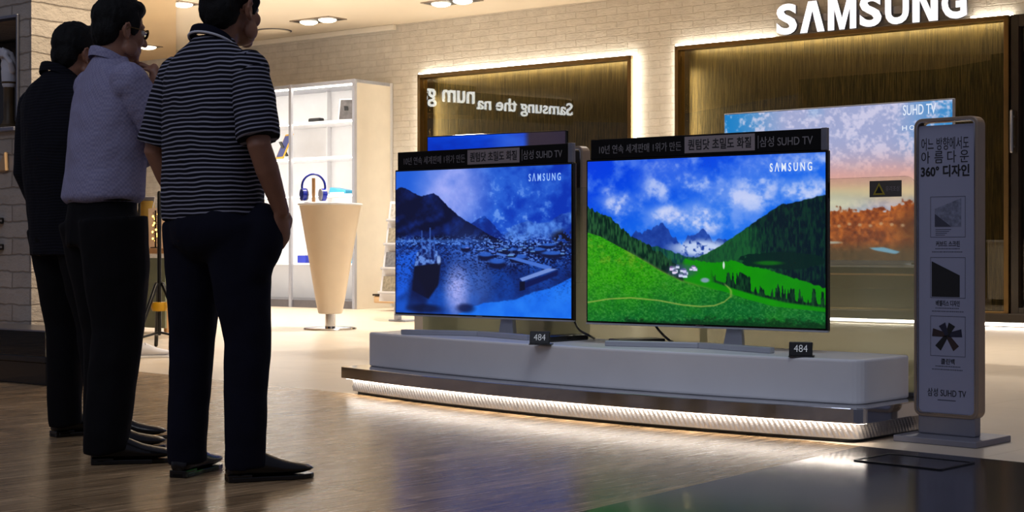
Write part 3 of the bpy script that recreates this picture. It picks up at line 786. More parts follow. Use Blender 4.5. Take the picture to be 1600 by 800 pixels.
def pic_sunset():
    p = Pic(320, 220); x, y = p.x, p.y
    n1 = p.n(4, 3, 21); n2 = p.n(16, 12, 22); n3 = p.n(64, 44, 23, 3)
    t = sm(.0, .32, x) * sm(1.1, .72, x)
    p.put(np.ones_like(x), p.lerp(t, (24, 126, 196), (158, 166, 206)))
    p.put(sm(.48, .7, n2 * .5 + n3 * .5 + .06 * t) * .8, (212, 208, 232)); p.put(sm(.55, .8, n1) * .4, (70, 150, 210))
    p.put(np.exp(-((y - .48) / .14) ** 2) * sm(.3, .6, x + .2 * n1) * .8, (226, 158, 138)); p.put(np.exp(-((y - .56) / .06) ** 2) * .7, (244, 214, 160))
    p.put(p.blob(.5, .6, .16, .05, .8) * .35, (170, 205, 205)); p.put(p.blob(.5, .64, .12, .04, .8) * .6, (250, 240, 200))
    tl = .67 + (n2 - .5) * .10 + (n3 - .5) * .05 - .05 * (x > .75)
    p.put(sm(-.006, .01, y - tl), p.lerp(np.clip(.5 + (n2 - .5) * 1.3 + (n3 - .5) * 1.2, 0, 1), (112, 40, 22), (226, 120, 44)))
    p.put(p.blob(.9, .8, .12, .14, .7) * .7 * (.5 + .7 * n3), (74, 44, 28))
    p.put(sm(.86, .96, y), p.lerp(n3, (66, 44, 34), (120, 84, 56)))
    p.put(p.quad([(.66, .92), (.72, .915), (.79, .945), (.77, .96), (.68, .935)], .006), (130, 190, 230)); p.put(p.blob(.5, .885, .04, .008, .5), (200, 190, 180))
    for i in range(9): p.put(p.blob(.44 + i * .045, .765 + .006 * (i % 3), .008, .01, .5) * .5, (236, 214, 190))
    return p

def pic_blue():
    p = Pic(200, 120); x, y = p.x, p.y; n1 = p.n(5, 7, 31); n2 = p.n(12, 30, 32)
    p.put(np.ones_like(x), p.lerp(np.clip(n1 * .8 + n2 * .3 - .1, 0, 1), (2, 36, 170), (10, 84, 236)))
    p.put(p.blob(.62, .1, .12, .12, .9) * .4, (90, 140, 236)); p.put(sm(.7, .76, x), (42, 34, 52)); p.put(sm(.4, 1, y) * .6, (4, 24, 110))
    return p

def screen(name, pic, w, h, y, zc, parent):
    nx, ny = pic.nx, pic.ny
    X, Z = np.meshgrid(np.linspace(-w / 2, w / 2, nx), np.linspace(zc + h / 2, zc - h / 2, ny))
    co = np.stack([X, np.full_like(X, y), Z], -1).reshape(-1, 3)
    i = np.arange(nx * ny).reshape(ny, nx)
    q = np.stack([i[:-1, :-1], i[1:, :-1], i[1:, 1:], i[:-1, 1:]], -1).reshape(-1, 4)
    me = bpy.data.meshes.new(name); me.vertices.add(len(co)); me.vertices.foreach_set('co', co.ravel().astype(np.float32))
    nf = len(q); me.loops.add(nf * 4); me.loops.foreach_set('vertex_index', q.ravel().astype(np.int32))
    me.polygons.add(nf); me.polygons.foreach_set('loop_start', np.arange(0, nf * 4, 4, dtype=np.int32)); me.update(calc_edges=True)
    at_ = me.color_attributes.new('picture', 'FLOAT_COLOR', 'POINT')
    c = np.concatenate([pic.linear().reshape(-1, 3), np.ones((nx * ny, 1))], 1).astype(np.float32)
    at_.data.foreach_set('color', c.ravel())
    return place(name, me, M['screen'], parent)

# ================================================================ TELEVISIONS
def tv(label, left, right, z0, z1, pic, stand_z, foot=True, logo=None, silver=False, group=None):
    """left/right: world xy of the front lower corners; stands on stand_z"""
    mid = (left + right) / 2; dv = right - left; w = dv.length; ang = math.atan2(dv.y, dv.x)
    t = thing('television', label, 'television', (mid.x, mid.y, stand_z), ang, group)
    h = z1 - z0; zc = (z0 + z1) / 2 - stand_z; bz = .009
    mb = MB(); mb.bx(-w / 2, w / 2, 0, .03, zc - h / 2, zc + h / 2); mb.build('bezel', M['silver'] if silver else M['blackgloss'], t, bevel=.004)
    mb = MB(); mb.bx(-w * .40, w * .40, .03, .062, zc - h * .42, zc + h * .25); mb.build('back_cover', M['black'], t, bevel=.015)
    s = screen('screen', pic, w - 2 * bz, h - 2.4 * bz, -.0012, zc + .2 * bz, t)
    mb = MB(); mb.bx(-w / 2, w / 2, -.003, .02, zc - h / 2 - .004, zc - h / 2 + .004); mb.build('bottom_trim', M['silver'], t, bevel=.0015)
    mb = MB(); mb.bx(-.022, .022, -.004, .0, zc - h / 2 + .0035, zc - h / 2 + .0095); mb.build('badge', M['chrome'], t)
    if foot:
        # shallow V of flat bar with its apex behind the middle, ends reaching forward
        hb = .026
        ends = []
        for s_ in (-1, 1):
            Q = [(0, .03), (s_ * .43, -.10), (s_ * .43, -.145), (0, -.022)]
            mb = MB(); mb.prism(Q, 0.0005, hb); mb.build('foot', M['silver'], t, bevel=.004)
        mb = MB(); mb.prism([(.03, .02), (.20, .02), (.165, .16), (.12, .16)], .0005, .012, None)
        mb.add([(.10, .03, .012), (.20, .03, .012), (.19, .075, .012), (.11, .075, .012), (.13, .032, zc - h / 2 + .05), (.19, .032, zc - h / 2 + .05), (.19, .06, zc - h / 2 + .05), (.13, .06, zc - h / 2 + .05)],
               [(0, 1, 2, 3), (4, 5, 6, 7), (0, 1, 5, 4), (1, 2, 6, 5), (2, 3, 7, 6), (3, 0, 4, 7)])
        mb.build('neck', M['silver'], t, bevel=.003)
    if logo: logo(t, s, w, h, zc)
    return t, w, zc, h, ang, mid

def V2(p): return Vector((p[0], p[1], 0))
def logo_sam(u0, m):
    def f(t, s, w, h, zc):
        text('S Λ M S U N G', w * (u0 - .5), zc + h * (.5 - .085), .205, .040, -.002, m, s, bold=.012, name='logo')
    return f
ZP = .332
z0, z1 = .428, 1.217
tv1 = tv('left television on the plinth showing a blue snowy harbour', V2((-.640, 8.40)), V2((.302, 7.63)), z0, z1, pic_harbour(), ZP, logo=logo_sam(.855, M['screen_text']))
tv2 = tv('right television on the plinth showing a green mountain valley', V2((.359, 7.43)), V2((1.370, 6.67)), z0, z1, pic_valley(), ZP, logo=logo_sam(.862, M['screen_text2']))

def header(tvd, label, off, u0=.0, u1=1.0):
    t_, w, zc, h, ang, mid = tvd
    root = thing('header_sign', label, 'sign', (mid.x, mid.y, z1 + .0005), ang)
    a, b = -w / 2 + .012 + u0, w / 2 - .010; hh = .096
    mb = MB(); mb.bx(a, b, .004, .026, 0, hh); mb.build('board', M['matteblack'], root, bevel=.003)
    mb = MB(); mb.bx(b - .022, b + .004, .002, .03, 0, hh + .002); mb.build('end_cap', M['steel'], root, bevel=.002)
    L_ = b - a
    p0, p1 = a + L_ * .425, a + L_ * .72
    mb = MB(); mb.bx(p0, p1, .0028, .004, .012, hh - .008); pt = mb.build('patch', M['headerpatch'], root)
    text('10년 연속 세계판매 1위가 만든', a + L_ * .225, hh * .48, L_ * .37, hh * .44, .0035, M['headerink'], root)
    text('퀀텀닷 초밀도 화질', (p0 + p1) / 2, hh * .52, (p1 - p0) * .90, hh * .52, .0024, M['ink'], pt, bold=.012)
    mb = MB(); mb.bx(p1 + .015, p1 + .018, .0032, .004, hh * .2, hh * .8); mb.build('divider', M['headerink'], root)
    text('삼성 SUHD TV', a + L_ * .845, hh * .5, L_ * .21, hh * .48, .0035, M['headerink'], root, bold=.004)
    return root
header(tv1, 'black slogan board along the top of the blue harbour television', 0, .004)
header(tv2, 'black slogan board along the top of the green valley television', 0, .012)

# price displays, connection boxes, cables
def price(u, v, label):
    p = ground(u, v, ZP)
    r = thing('price_display', label, 'price display', (p.x, p.y, ZP), math.radians(-14), 'electronic price displays')
    T = Matrix.Rotation(math.radians(-14), 4, 'X')
    mb = MB(); mb.box((0, 0, .034), (.098, .012, .062), T); mb.build('case', M['black'], r, bevel=.004)
    mb = MB(); mb.bx(-.05, .056, -.012, .055, .0004, .006); mb.build('base', M['black'], r, bevel=.002)
    o = text('484', 0, 0, (.056), .030, 0, M['lcd'], r, bold=-.012, name='digits')
    o.matrix_basis = T @ Matrix.Translation((0, -.0065, .036))
    return r
price(843, 539, 'small black price display reading 484 in front of the harbour television')
price(1251, 558, 'small black price display reading 484 near the right end of the plinth')
def conn(u0, v0, u1, v1, label):
    a, b = ground(u0, v0, ZP), ground(u1, v1, ZP); c = (a + b) / 2; d_ = b - a; ang = math.atan2(d_.y, d_.x)
    r = thing('connection_box', label, 'box', (c.x, c.y, ZP), ang)
    w = d_.length
    mb = MB(); mb.bx(-w / 2, w / 2, 0, .11, .0003, .028); mb.build('case', M['black'], r, bevel=.006)
    mb = MB(); mb.bx(-.012, .012, -.0015, 0, .010, .016); mb.build('port', M['blackgloss'], r)
conn(859, 535, 920, 531, 'flat black connection box under the right end of the harbour television')
conn(966, 540, 1040, 538, 'flat black connection box behind the foot of the valley television')
def cable(pts, label):
    P = [Vector(p) for p in pts]; out = []
    for i in range(len(P) - 1):
        p0 = P[max(0, i - 1)]; p1 = P[i]; p2 = P[i + 1]; p3 = P[min(len(P) - 1, i + 2)]
        for k in range(8):
            t = k / 8; out.append(.5 * ((2 * p1) + (p2 - p0) * t + (2 * p0 - 5 * p1 + 4 * p2 - p3) * t * t + (3 * p1 - p0 - 3 * p2 + p3) * t ** 3))
    out.append(P[-1])
    mb = MB(); mb.tube(out, .006, 8); tag(mb.build('power_cable', M['black'], smooth=True), label, 'cable')
cable([at(897, 492, 7.72), at(899, 505, 7.70), at(906, 516, 7.62), at(920, 524, 7.55), ground(928, 528.5, ZP + .007)], 'black cable dropping from the harbour television between the two televisions')
cable([at(1018, 500, 7.32), at(1028, 514, 7.31), at(1036, 523, 7.27), at(1045, 531, 7.24), ground(1051, 534, ZP + .007)], 'black cable dropping behind the foot of the valley television')

# big television behind the plinth, on a dark low table
def corner(u, v, Y): p = at(u, v, Y); return p
Yl, Yr = 11.6, 10.38
bl = at(1131, 407, Yl); br = at(1490, 411.5, Yr); zt4 = at(1131, 178, Yl).z; zb4 = (bl.z + br.z) / 2
def logo4(t, s, w, h, zc):
    text('SUHD TV', w * .365, zc + h * .445, .245, .072, -.002, M['screen_text2'], s, bold=.006, name='lettering')
    text('H', w * .305, zc + h * .335, .036, .032, -.002, M['screen_text2'], s, bold=.01, name='letter'); text('O', w * .335, zc + h * .335, .038, .032, -.002, M['screen_text2'], s, bold=.01, name='letter')
tv4 = tv('large silver-edged television behind the plinth showing an autumn sunset', V2(bl), V2(br), zb4, zt4, pic_sunset(), zb4 - .02, foot=False, logo=logo4, silver=True)
mid = tv4[5]; ang = tv4[4]; w4 = tv4[1]
mb = MB(); mb.bx(-w4 * .3, w4 * .3, -.05, .12, 0, .016); mb.build('foot', M['silver'], tv4[0], bevel=.004)
t4 = thing('display_table', 'black low table with pale edges under the sunset television', 'table', (mid.x, mid.y, 0), ang)
zt = zb4 - .02
mb = MB(); mb.bx(-w4 * .56, w4 * .545, -.22, .30, zt - .055, zt - .014); mb.build('tabletop', M['blackgloss'], t4)
mb = MB(); mb.bx(-w4 * .56, w4 * .545, -.225, .305, zt - .013, zt - .0005); mb.build('top_edge', M['silver'], t4)
mb = MB(); mb.bx(-w4 * .56, w4 * .545, -.225, .30, zt - .068, zt - .056); mb.build('lower_edge', M['wood'], t4)
for sx in (-.53, .50):
    for yy in (-.19, .27): mb = MB(); mb.bx(sx * w4 - .02, sx * w4 + .02, yy - .02, yy + .02, 0, zt - .068); mb.build('leg', M['black'], t4)

# blue television further back on a white counter
l3 = at(667, 213, 12.0); r3 = at(885, 203, 11.35); zt3 = l3.z
tv3 = tv('television behind the harbour television with only a blue strip of screen showing', V2(l3), V2(r3), zt3 - .72, zt3, pic_blue(), zt3 - .76, foot=True)
mid = tv3[5]
c3 = thing('display_counter', 'white counter behind the plinth carrying the half-hidden blue television', 'counter', (mid.x, mid.y, 0), tv3[4])
zc3 = zt3 - .76
mb = MB(); mb.bx(-.62, .60, -.18, .25, .08, zc3 - .03); mb.build('body', M['white_matte'], c3, bevel=.005)
mb = MB(); mb.bx(-.64, .62, -.20, .27, zc3 - .03, zc3 - .0005); mb.build('top', M['white'], c3, bevel=.004)
mb = MB(); mb.bx(-.58, .56, -.14, .22, 0, .08); mb.build('kick', M['black'], c3)

# ================================================================ POSTER STANDS
def frame_ring(w, zb, zt, r, t, y0, y1):
    out = rrect(-w / 2, w / 2, zb, zt, r); inn = rrect(-w / 2 + t, w / 2 - t, zb + t, zt - t, r - t * .6)
    n = len(out); vs = [(p[0], y, p[1]) for y in (y0, y1) for p in out] + [(p[0], y, p[1]) for y in (y0, y1) for p in inn]
    fs = []
    for i in range(n):
        j = (i + 1) % n
        fs += [(i, j, n + j, n + i), (2 * n + i, 3 * n + i, 3 * n + j, 2 * n + j), (i, 2 * n + i, 2 * n + j, j), (n + i, n + j, 3 * n + j, 3 * n + i)]
    return vs, fs
def poster_stand(label, cx, cy, ang, back=False, zt=1.325):
    r = thing('poster_stand', label, 'poster stand', (cx, cy, 0), ang)
    mb = MB(); mb.bx(-.182, .182, -.155, .155, 0, .026); mb.build('base_plate', M['grey_metal'], r, bevel=.004)
    ox = -.012
    mb = MB(); mb.bx(ox - .125, ox + .125, -.028, .028, .026, .115); mb.build('neck', M['grey_metal'], r, bevel=.006)
    w = .285; zb = .098
    vs, fs = frame_ring(w, zb, zt, .035, .017, -.032, .032)
    mb = MB(); mb.add(vs, fs, Matrix.Translation((ox, 0, 0))); mb.build('frame', M['taupe'], r, bevel=.004)
    vs, fs = frame_ring(w - .026, zb + .013, zt - .013, .024, .004, -.034, -.026)
    mb = MB(); mb.add(vs, fs, Matrix.Translation((ox, 0, 0))); mb.build('inner_trim', M['chrome'], r)
    mb = MB(); mb.bx(ox - w / 2 + .0175, ox + w / 2 - .0175, -.022, .022, zb + .0175, zt - .03); pn = mb.build('panel', M['darkbrown'] if back else M['paper'], r)
    if back: return r
    # printing on the front, laid out in fractions of the panel
    x0, x1, za, zb_ = ox - w / 2 + .0175, ox + w / 2 - .0175, zb + .0175, zt - .03
    X = lambda f: x0 + (x1 - x0) * f
    Z = lambda v: za + (zb_ - za) * (648 - v) / (648 - 197)
    wd = x1 - x0; kz = (zb_ - za) / 451
    yf = -.0224
    text('어느 방향에서도', X(.47), Z(226), wd * .84, 20 * kz, yf, M['ink'], pn, bold=.0)
    for q_, ch in zip((.125, .36, .59, .81), '아름다운'): text(ch, X(q_), Z(247), wd * .155, 19 * kz, yf, M['ink'], pn)
    text('360° 디자인', X(.47), Z(269), wd * .86, 19 * kz, yf, M['ink'], pn, bold=.03)
    def pic_box(v0, v1):
        q = [(X(.21), Z(v1)), (X(.83), Z(v0))]
        mb = MB(); e = .0022
        mb.bx(q[0][0], q[1][0], yf, -.0218, q[0][1], q[0][1] + e); mb.bx(q[0][0], q[1][0], yf, -.0218, q[1][1] - e, q[1][1])
        mb.bx(q[0][0], q[0][0] + e, yf, -.0218, q[0][1], q[1][1]); mb.bx(q[1][0] - e, q[1][0], yf, -.0218, q[0][1], q[1][1])
        mb.build('picture_frame', M['inkgrey'], pn)
        def pt(fx, fz): return (q[0][0] + (q[1][0] - q[0][0]) * fx, q[1][1] - (q[1][1] - q[0][1]) * fz)
        return pt
    def shape(pts, m, k=0):
        mb = MB(); mb.prism(pts, yf - .0003 * (k + 1), -.0218, XZ); mb.build('picture', m, pn)
    pt = pic_box(309, 373)
    shape([pt(.13, .30), pt(.88, .05), pt(.88, .74), pt(.13, .74)], mat('print_grey', (116, 120, 142), .6, var=.35, vscale=60))
    shape([pt(.13, .42), pt(.6, .74), pt(.13, .74)], mat('print_slate', (56, 58, 76), .6), 1)
    for k in range(4): shape([pt(.15, .80 + .045 * k), pt(.6 - .06 * k, .80 + .045 * k), pt(.6 - .06 * k, .815 + .045 * k), pt(.15, .815 + .045 * k)], M['inkgrey'])
    pt = pic_box(404, 468)
    shape([pt(.04, .10), pt(.84, .44), pt(.84, .97), pt(.04, .97)], M['ink'])
    pt = pic_box(496, 559)
    def quad_on(a, wd0, wd1, l0, l1, m, k):
        c, s_ = math.cos(a), math.sin(a)
        P = [(l0, -wd0), (l1, -wd1), (l1, wd1), (l0, wd0)]
        shape([pt(.48 + (x * c - y * s_), .47 - (x * s_ + y * c)) for x, y in P], m, k)
    pr = [mat('print_navy', (24, 26, 52), .6), mat('print_brown', (48, 30, 30), .6), M['ink']]
    for k, (a, l) in enumerate(((8, .42), (172, .42), (62, .30), (118, .30), (-52, .42), (-128, .42))):
        quad_on(math.radians(a), .05, .10, 0., l, pr[k % 3], k % 4)
    for v, s_ in ((383, '커브드 스크린'), (476, '베젤리스 디자인'), (567, '클린백')):
        text(s_, X(.52), Z(v), wd * (.42 if len(s_) > 4 else .24), 9 * kz, yf, M['ink'], pn, bold=.012)
        for j in range(2):                                   # illegible small print: rows of tiny strokes
            mb = MB(); x = X(.30 - .06 * j)
            while x < X(.72 + .06 * j):
                l_ = random.uniform(.003, .009); mb.bx(x, x + l_, yf, -.0218, Z(v + 8.5 + 5 * j), Z(v + 7 + 5 * j)); x += l_ + .002
            mb.build('small_print', M['inkgrey'], pn)
    text('삼성 SUHD TV', X(.5), Z(616), wd * .68, 13 * kz, yf, M['ink'], pn, bold=.004)
    mb = MB(); mb.bx(X(.34), X(.66), yf, -.0218, Z(628.5), Z(627)); mb.build('small_print', M['inkgrey'], pn)
    return r
poster_stand('tall grey poster stand beside the right end of the plinth', 1.80, 6.285, math.radians(-43))
bxr, _ = PL.px(911, 300, .80); _, bzt = PL.px(905, 228, .80)
bq = PL.w(bxr - .145 + .012, .83)
poster_stand('poster stand behind the acrylic panel, seen as a strip between the televisions', bq.x, bq.y, PL.a, back=True, zt=bzt)

# ================================================================ SHOP NAME
sx0, sz0 = WALL.px(1212, 57, -.12); sx1, _ = WALL.px(1509, 28, -.12); _, sz1 = WALL.px(1230, 7, -.12)
sg = thing('shop_sign', 'large lit white letters SAMSUNG above the wide window', 'sign', matrix=WALL.M)
GLYPH = {'Λ': [(0, 0), (.33, 1), (.67, 1), (1, 0), (.71, 0), (.5, .70), (.29, 0)],
         'M': [(0, 0), (0, 1), (.31, 1), (.5, .36), (.69, 1), (1, 1), (1, 0), (.78, 0), (.78, .68), (.585, 0), (.415, 0), (.22, .68), (.22, 0)],
         'N': [(0, 0), (0, 1), (.36, 1), (.72, .34), (.72, 1), (1, 1), (1, 0), (.66, 0), (.28, .68), (.28, 0)]}
letters = 'SΛMSUNG'; wts = [.92, 1.08, 1.22, .92, .98, 1.02, .98]; gap = .15
tot = sum(wts) + gap * 6; unit = (sx1 - sx0) / tot; x = sx0
for ch, wt in zip(letters, wts):
    wl, hl, zl = wt * unit, sz1 - sz0, (sz0 + sz1) / 2 + .012
    if ch in GLYPH:
        P_ = [(x + a * wl, zl + (b - .5) * hl) for a, b in GLYPH[ch]]
        mb = MB(); mb.prism(P_, -.102, -.098, XZ); lt_ = mb.build('letter', M['letter'], sg)
        mb = MB(); mb.prism(P_, -.098, -.061, XZ); mb.build('letter_side', M['grey_metal'], lt_)
    else:
        lt_ = text(ch, x + wl / 2, zl, wl, hl, -.10, M['letter'], sg, bold=.034, depth=.002, name='letter')
        text(ch, x + wl / 2, zl, wl, hl, -.0795, M['grey_metal'], lt_, bold=.034, depth=.018, name='letter_side')
    x += (wt + gap) * unit
mb = MB(); mb.bx(sx0 + .1, sx1 - .1, -.06, -.045, (sz0 + sz1) / 2 - .04, (sz0 + sz1) / 2 + .04); mb.bx(sx0 + .3, sx0 + .36, -.05, 0, (sz0 + sz1) / 2 - .03, (sz0 + sz1) / 2 + .03); mb.bx(sx1 - .36, sx1 - .3, -.05, 0, (sz0 + sz1) / 2 - .03, (sz0 + sz1) / 2 + .03)
mb.build('mounting_rail', M['steel'], sg)

# lit slogan across the mall, seen only as a reflection in the smaller window
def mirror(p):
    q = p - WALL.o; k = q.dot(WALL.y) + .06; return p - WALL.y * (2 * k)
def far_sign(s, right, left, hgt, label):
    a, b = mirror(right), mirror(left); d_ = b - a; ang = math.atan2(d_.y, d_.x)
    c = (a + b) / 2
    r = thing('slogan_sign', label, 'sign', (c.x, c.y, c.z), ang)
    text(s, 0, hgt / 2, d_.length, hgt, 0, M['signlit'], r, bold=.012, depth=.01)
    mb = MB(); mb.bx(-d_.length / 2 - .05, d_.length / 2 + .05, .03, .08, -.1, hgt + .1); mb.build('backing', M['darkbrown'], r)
Yb = 28.5
far_sign('Samsung the na', at(894, 186, Yb * 1.05), at(745, 178, Yb), .32, 'lit slogan lettering across the mall reflected in the smaller dark window')
far_sign('num ga', at(741, 171, Yb * .955), at(655, 166, Yb * .93), .32, 'shorter lit lettering across the mall reflected in the smaller dark window')

# ================================================================ CEILING LIGHTS
def downlight(u, v, label, z=ZC, twin=True, ang=WALL.a, power=25):
    Y = (z - H) * F / (HZ - v); x = (u - 800) / F * Y
    r = thing('ceiling_downlight', label, 'ceiling light', (x, Y, z), ang, 'ceiling downlights')
    n = (-.17, .17) if twin else (0,)
    w = .36 if twin else .13
    mb = MB(); mb.bx(-w, w, -.17, .17, -.012, -.0005); mb.build('frame', M['taupe'], r, bevel=.004)
    mb = MB(); mb.bx(-w + .03, w - .03, -.14, .14, -.014, -.012); mb.build('recess', M['black'], r)
    for q in n:
        mb = MB(); mb.lathe([(.07, -.045), (.11, -.03), (.12, -.014)], 20, Matrix.Translation((q, 0, 0))); mb.build('lamp', M['lamp'], r, smooth=True)
    l = bpy.data.lights.new('downlight', 'SPOT'); l.energy = power; l.color = WARM; l.spot_size = math.radians(110); l.spot_blend = .6; l.shadow_soft_size = .1
    o = bpy.data.objects.new('downlight', l); COL.objects.link(o); o.location = (x, Y, z - .08)
downlight(497, 31, 'twin square ceiling downlight left of the middle of the ceiling')
downlight(706, 2, 'twin square ceiling downlight cut by the top edge of the picture')
downlight(286, 5, 'single downlight at the soffit edge above the striped shirt man', twin=False)
downlight(231, 72, 'single downlight in the tan soffit beside the bespectacled man', z=ZC - .09, twin=False)
Y = (ZC - H) * F / (HZ - 48); 
v_ = thing('ceiling_vent', 'flat round air vent in the ceiling near the back wall', 'vent', ((428 - 800) / F * Y, Y, ZC))
mb = MB(); mb.lathe([(.21, -.0005), (.225, -.012), (.20, -.03), (.02, -.034)], 36); mb.build('plate', M['ceiling'], v_, smooth=True)
mb = MB(); mb.lathe([(.245, -.0004), (.245, -.006)], 36); mb.build('ring', M['inkgrey'], v_)

# ================================================================ GLASS CABINET ON THE LEFT
DP = .72
CF = Frame(*(WALL.w(0, -DP)[:2]), WALL.a)       # its front plane
cxr, czt = CF.px(556, 123); cxl, _ = CF.px(300, 140); cxm, _ = CF.px(455, 140)
cb = thing('display_cabinet', 'tall white lit display cabinet with chrome posts against the brick wall', 'cabinet', matrix=CF.M)
mb = MB(); mb.bx(cxl, cxr, DP - .06, DP - .005, .02, czt); mb.build('back_panel', M['white'], cb)
mb = MB(); mb.bx(cxr - .03, cxr, .02, DP - .005, .0, czt); mb.build('side_panel', M['white_matte'], cb, bevel=.004)
mb = MB(); mb.bx(cxl, cxr, 0, DP - .06, czt - .05, czt); mb.build('top_panel', M['silver'], cb, bevel=.004)
mb = MB(); mb.bx(cxl, cxr - .03, 0, DP - .06, 0, .10); mb.build('base', M['steel'], cb, bevel=.004)
for x in (cxr - .02, cxm):
    mb = MB(); mb.bx(x - .025, x + .02, -.025, .02, 0, czt); mb.build('post', M['silver'], cb, bevel=.003)
cxd, _ = CF.px(515, 250, DP - .08)
mb = MB(); mb.bx(cxd - .012, cxd + .012, DP - .14, DP - .061, .1, czt - .05); mb.build('divider', M['white'], cb)
shelf = {}
for k, v in (('a', 192), ('b', 247), ('c', 305), ('d', 411)):
    _, z = CF.px(505, v, .25); shelf[k] = z
    mb = MB(); mb.bx(cxl + .02, cxr - .031, .02, DP - .061, z - .022, z); mb.build('shelf', M['white'], cb, bevel=.003)
mb = MB(); mb.bx(cxl + .05, cxr - .06, .06, .10, czt - .062, czt - .0505); mb.build('led_strip', emit('cabinet_led', (255, 246, 228), 22.), cb)
for k in 'abc':
    mb = MB(); mb.bx(cxl + .05, cxr - .06, .03, .05, shelf[k] - .03, shelf[k] - .0225); mb.build('led_strip', emit('shelf_led', (255, 244, 224), 16.), cb)
l = bpy.data.lights.new('cabinet_fill', 'AREA'); l.shape = 'RECTANGLE'; l.size = cxr - cxl - .2; l.size_y = czt - .4; l.energy = 36; l.color = (1, .93, .80)  # added unseen fill across the cabinet front, whitens the inside
lo = bpy.data.objects.new('cabinet_fill', l); COL.objects.link(lo); lo.matrix_world = CF.M @ Matrix.Translation(((cxl + cxr) / 2, .0, czt / 2)) @ Matrix.Rotation(PI / 2, 4, 'X')
def on_shelf(u, v, k, dep):
    x, _ = CF.px(u, v, dep); return CF.w(x, dep, shelf[k] + .0004)
# items on the shelves
p = on_shelf(494, 188, 'a', .25)
g = thing('gadget', 'black and silver gadget lying on the upper cabinet shelf', 'gadget', p, WALL.a)
mb = MB(); mb.box((0, 0, .035), (.22, .10, .07)); mb.build('body', M['black'], g, bevel=.02)
mb = MB(); mb.tube([(-.10, .05, .035), (-.06, .16, .04), (.06, .16, .04), (.10, .05, .035)], .012, 8); mb.build('strap', M['silver'], g, smooth=True)
p = on_shelf(540, 170, 'a', .30)
g = thing('picture_stand', 'tilted dark picture stand at the right of the upper cabinet shelf', 'picture', p, WALL.a + .5)
T = Matrix.Rotation(math.radians(-18), 4, 'X')
mb = MB(); mb.box((0, 0, .17), (.22, .02, .33), T); mb.build('frame', M['white'], g, bevel=.004)
mb = MB(); mb.box((0, -.0115, .17), (.18, .003, .28), T); mb.build('picture', mat('dark_picture', (70, 64, 66), .4, var=.5, vscale=14), g)
mb = MB(); mb.box((0, .10, .09), (.05, .012, .19), Matrix.Rotation(math.radians(24), 4, 'X')); mb.build('prop', M['black'], g)
p = on_shelf(534, 297, 'c', .28)
g = thing('folded_case', 'teal folded tablet case on the middle cabinet shelf', 'case', p, WALL.a)
mb = MB(); mb.prism([(-.16, 0), (.16, 0), (.15, .055), (-.13, .10)], -.09, .09, Matrix(((1, 0, 0, 0), (0, 0, 1, 0), (0, 1, 0, .0)) + ((0, 0, 0, 1),))); mb.build('cover', M['teal'], g, bevel=.006)
mb = MB(); mb.box((.0, -.093, .02), (.26, .006, .02)); mb.build('clasp', M['white'], g)
for u, lab in ((476, 'small blue box on the lower shelf left of the cone table'), (549, 'dark teal box on the lower shelf right of the cone table')):
    p = on_shelf(u, 405, 'd', .25)
    g = thing('gadget_box', lab, 'box', p, WALL.a)
    mb = MB(); mb.box((0, 0, .05), (.16, .12, .10)); mb.build('carton', M['blueplastic'] if u < 500 else M['teal'], g, bevel=.004)
    mb = MB(); mb.box((0, 0, .112), (.12, .10, .024)); mb.build('lid', M['black'] if u > 500 else M['white'], g, bevel=.003)
p = on_shelf(436, 210, 'b', .16)
_, zq = CF.px(436, 228, .16); p.z = shelf['b'] + .0004
g = thing('tablet', 'tilted tablet with blue screen and yellow edge beside the striped sleeve', 'tablet', p, WALL.a - .35)
T = Matrix.Rotation(math.radians(-24), 4, 'X')
mb = MB(); mb.box((0, 0, .20), (.26, .016, .38), T); mb.build('case', M['yellow'], g, bevel=.005)
mb = MB(); mb.box((0, -.0095, .20), (.21, .003, .32), T); mb.build('screen', emit('tablet_screen', (70, 80, 150), .8), g)
mb = MB(); mb.box((0, .13, .10), (.08, .012, .22), Matrix.Rotation(math.radians(28), 4, 'X')); mb.build('prop', M['black'], g)

# cone table
pc = ground(516, 514.5)
ct = thing('cone_table', 'tall tapered cream pedestal table on a round chrome foot', 'table', (pc.x, pc.y, 0), .0)
kz = pc.y / F
zt_ = H + (HZ - 318) * kz; zb_ = H - (490 - HZ) * kz
mb = MB(); mb.lathe([(.255, 0), (.26, .008), (.25, .018), (.06, .03)], 48); autosmooth(mb.build('foot_disc', M['chrome'], ct))
mb = MB(); mb.lathe([(.05, .025), (.05, zb_ + .02)], 24); autosmooth(mb.build('stem', M['chrome'], ct))
prof = [(.105, zb_), (.118, zb_ + .01), (.14, zb_ + .12), (.19, zb_ + .42), (.245, zb_ + .74), (.288, zt_ - .08), (.30, zt_ - .02)]
mb = MB(); mb.lathe(prof, 64); autosmooth(mb.build('cone', M['cream'], ct))
mb = MB(); mb.lathe([(.305, zt_ - .02), (.314, zt_ - .015), (.314, zt_ - .004), (.308, zt_)], 64); autosmooth(mb.build('tabletop', M['white'], ct))

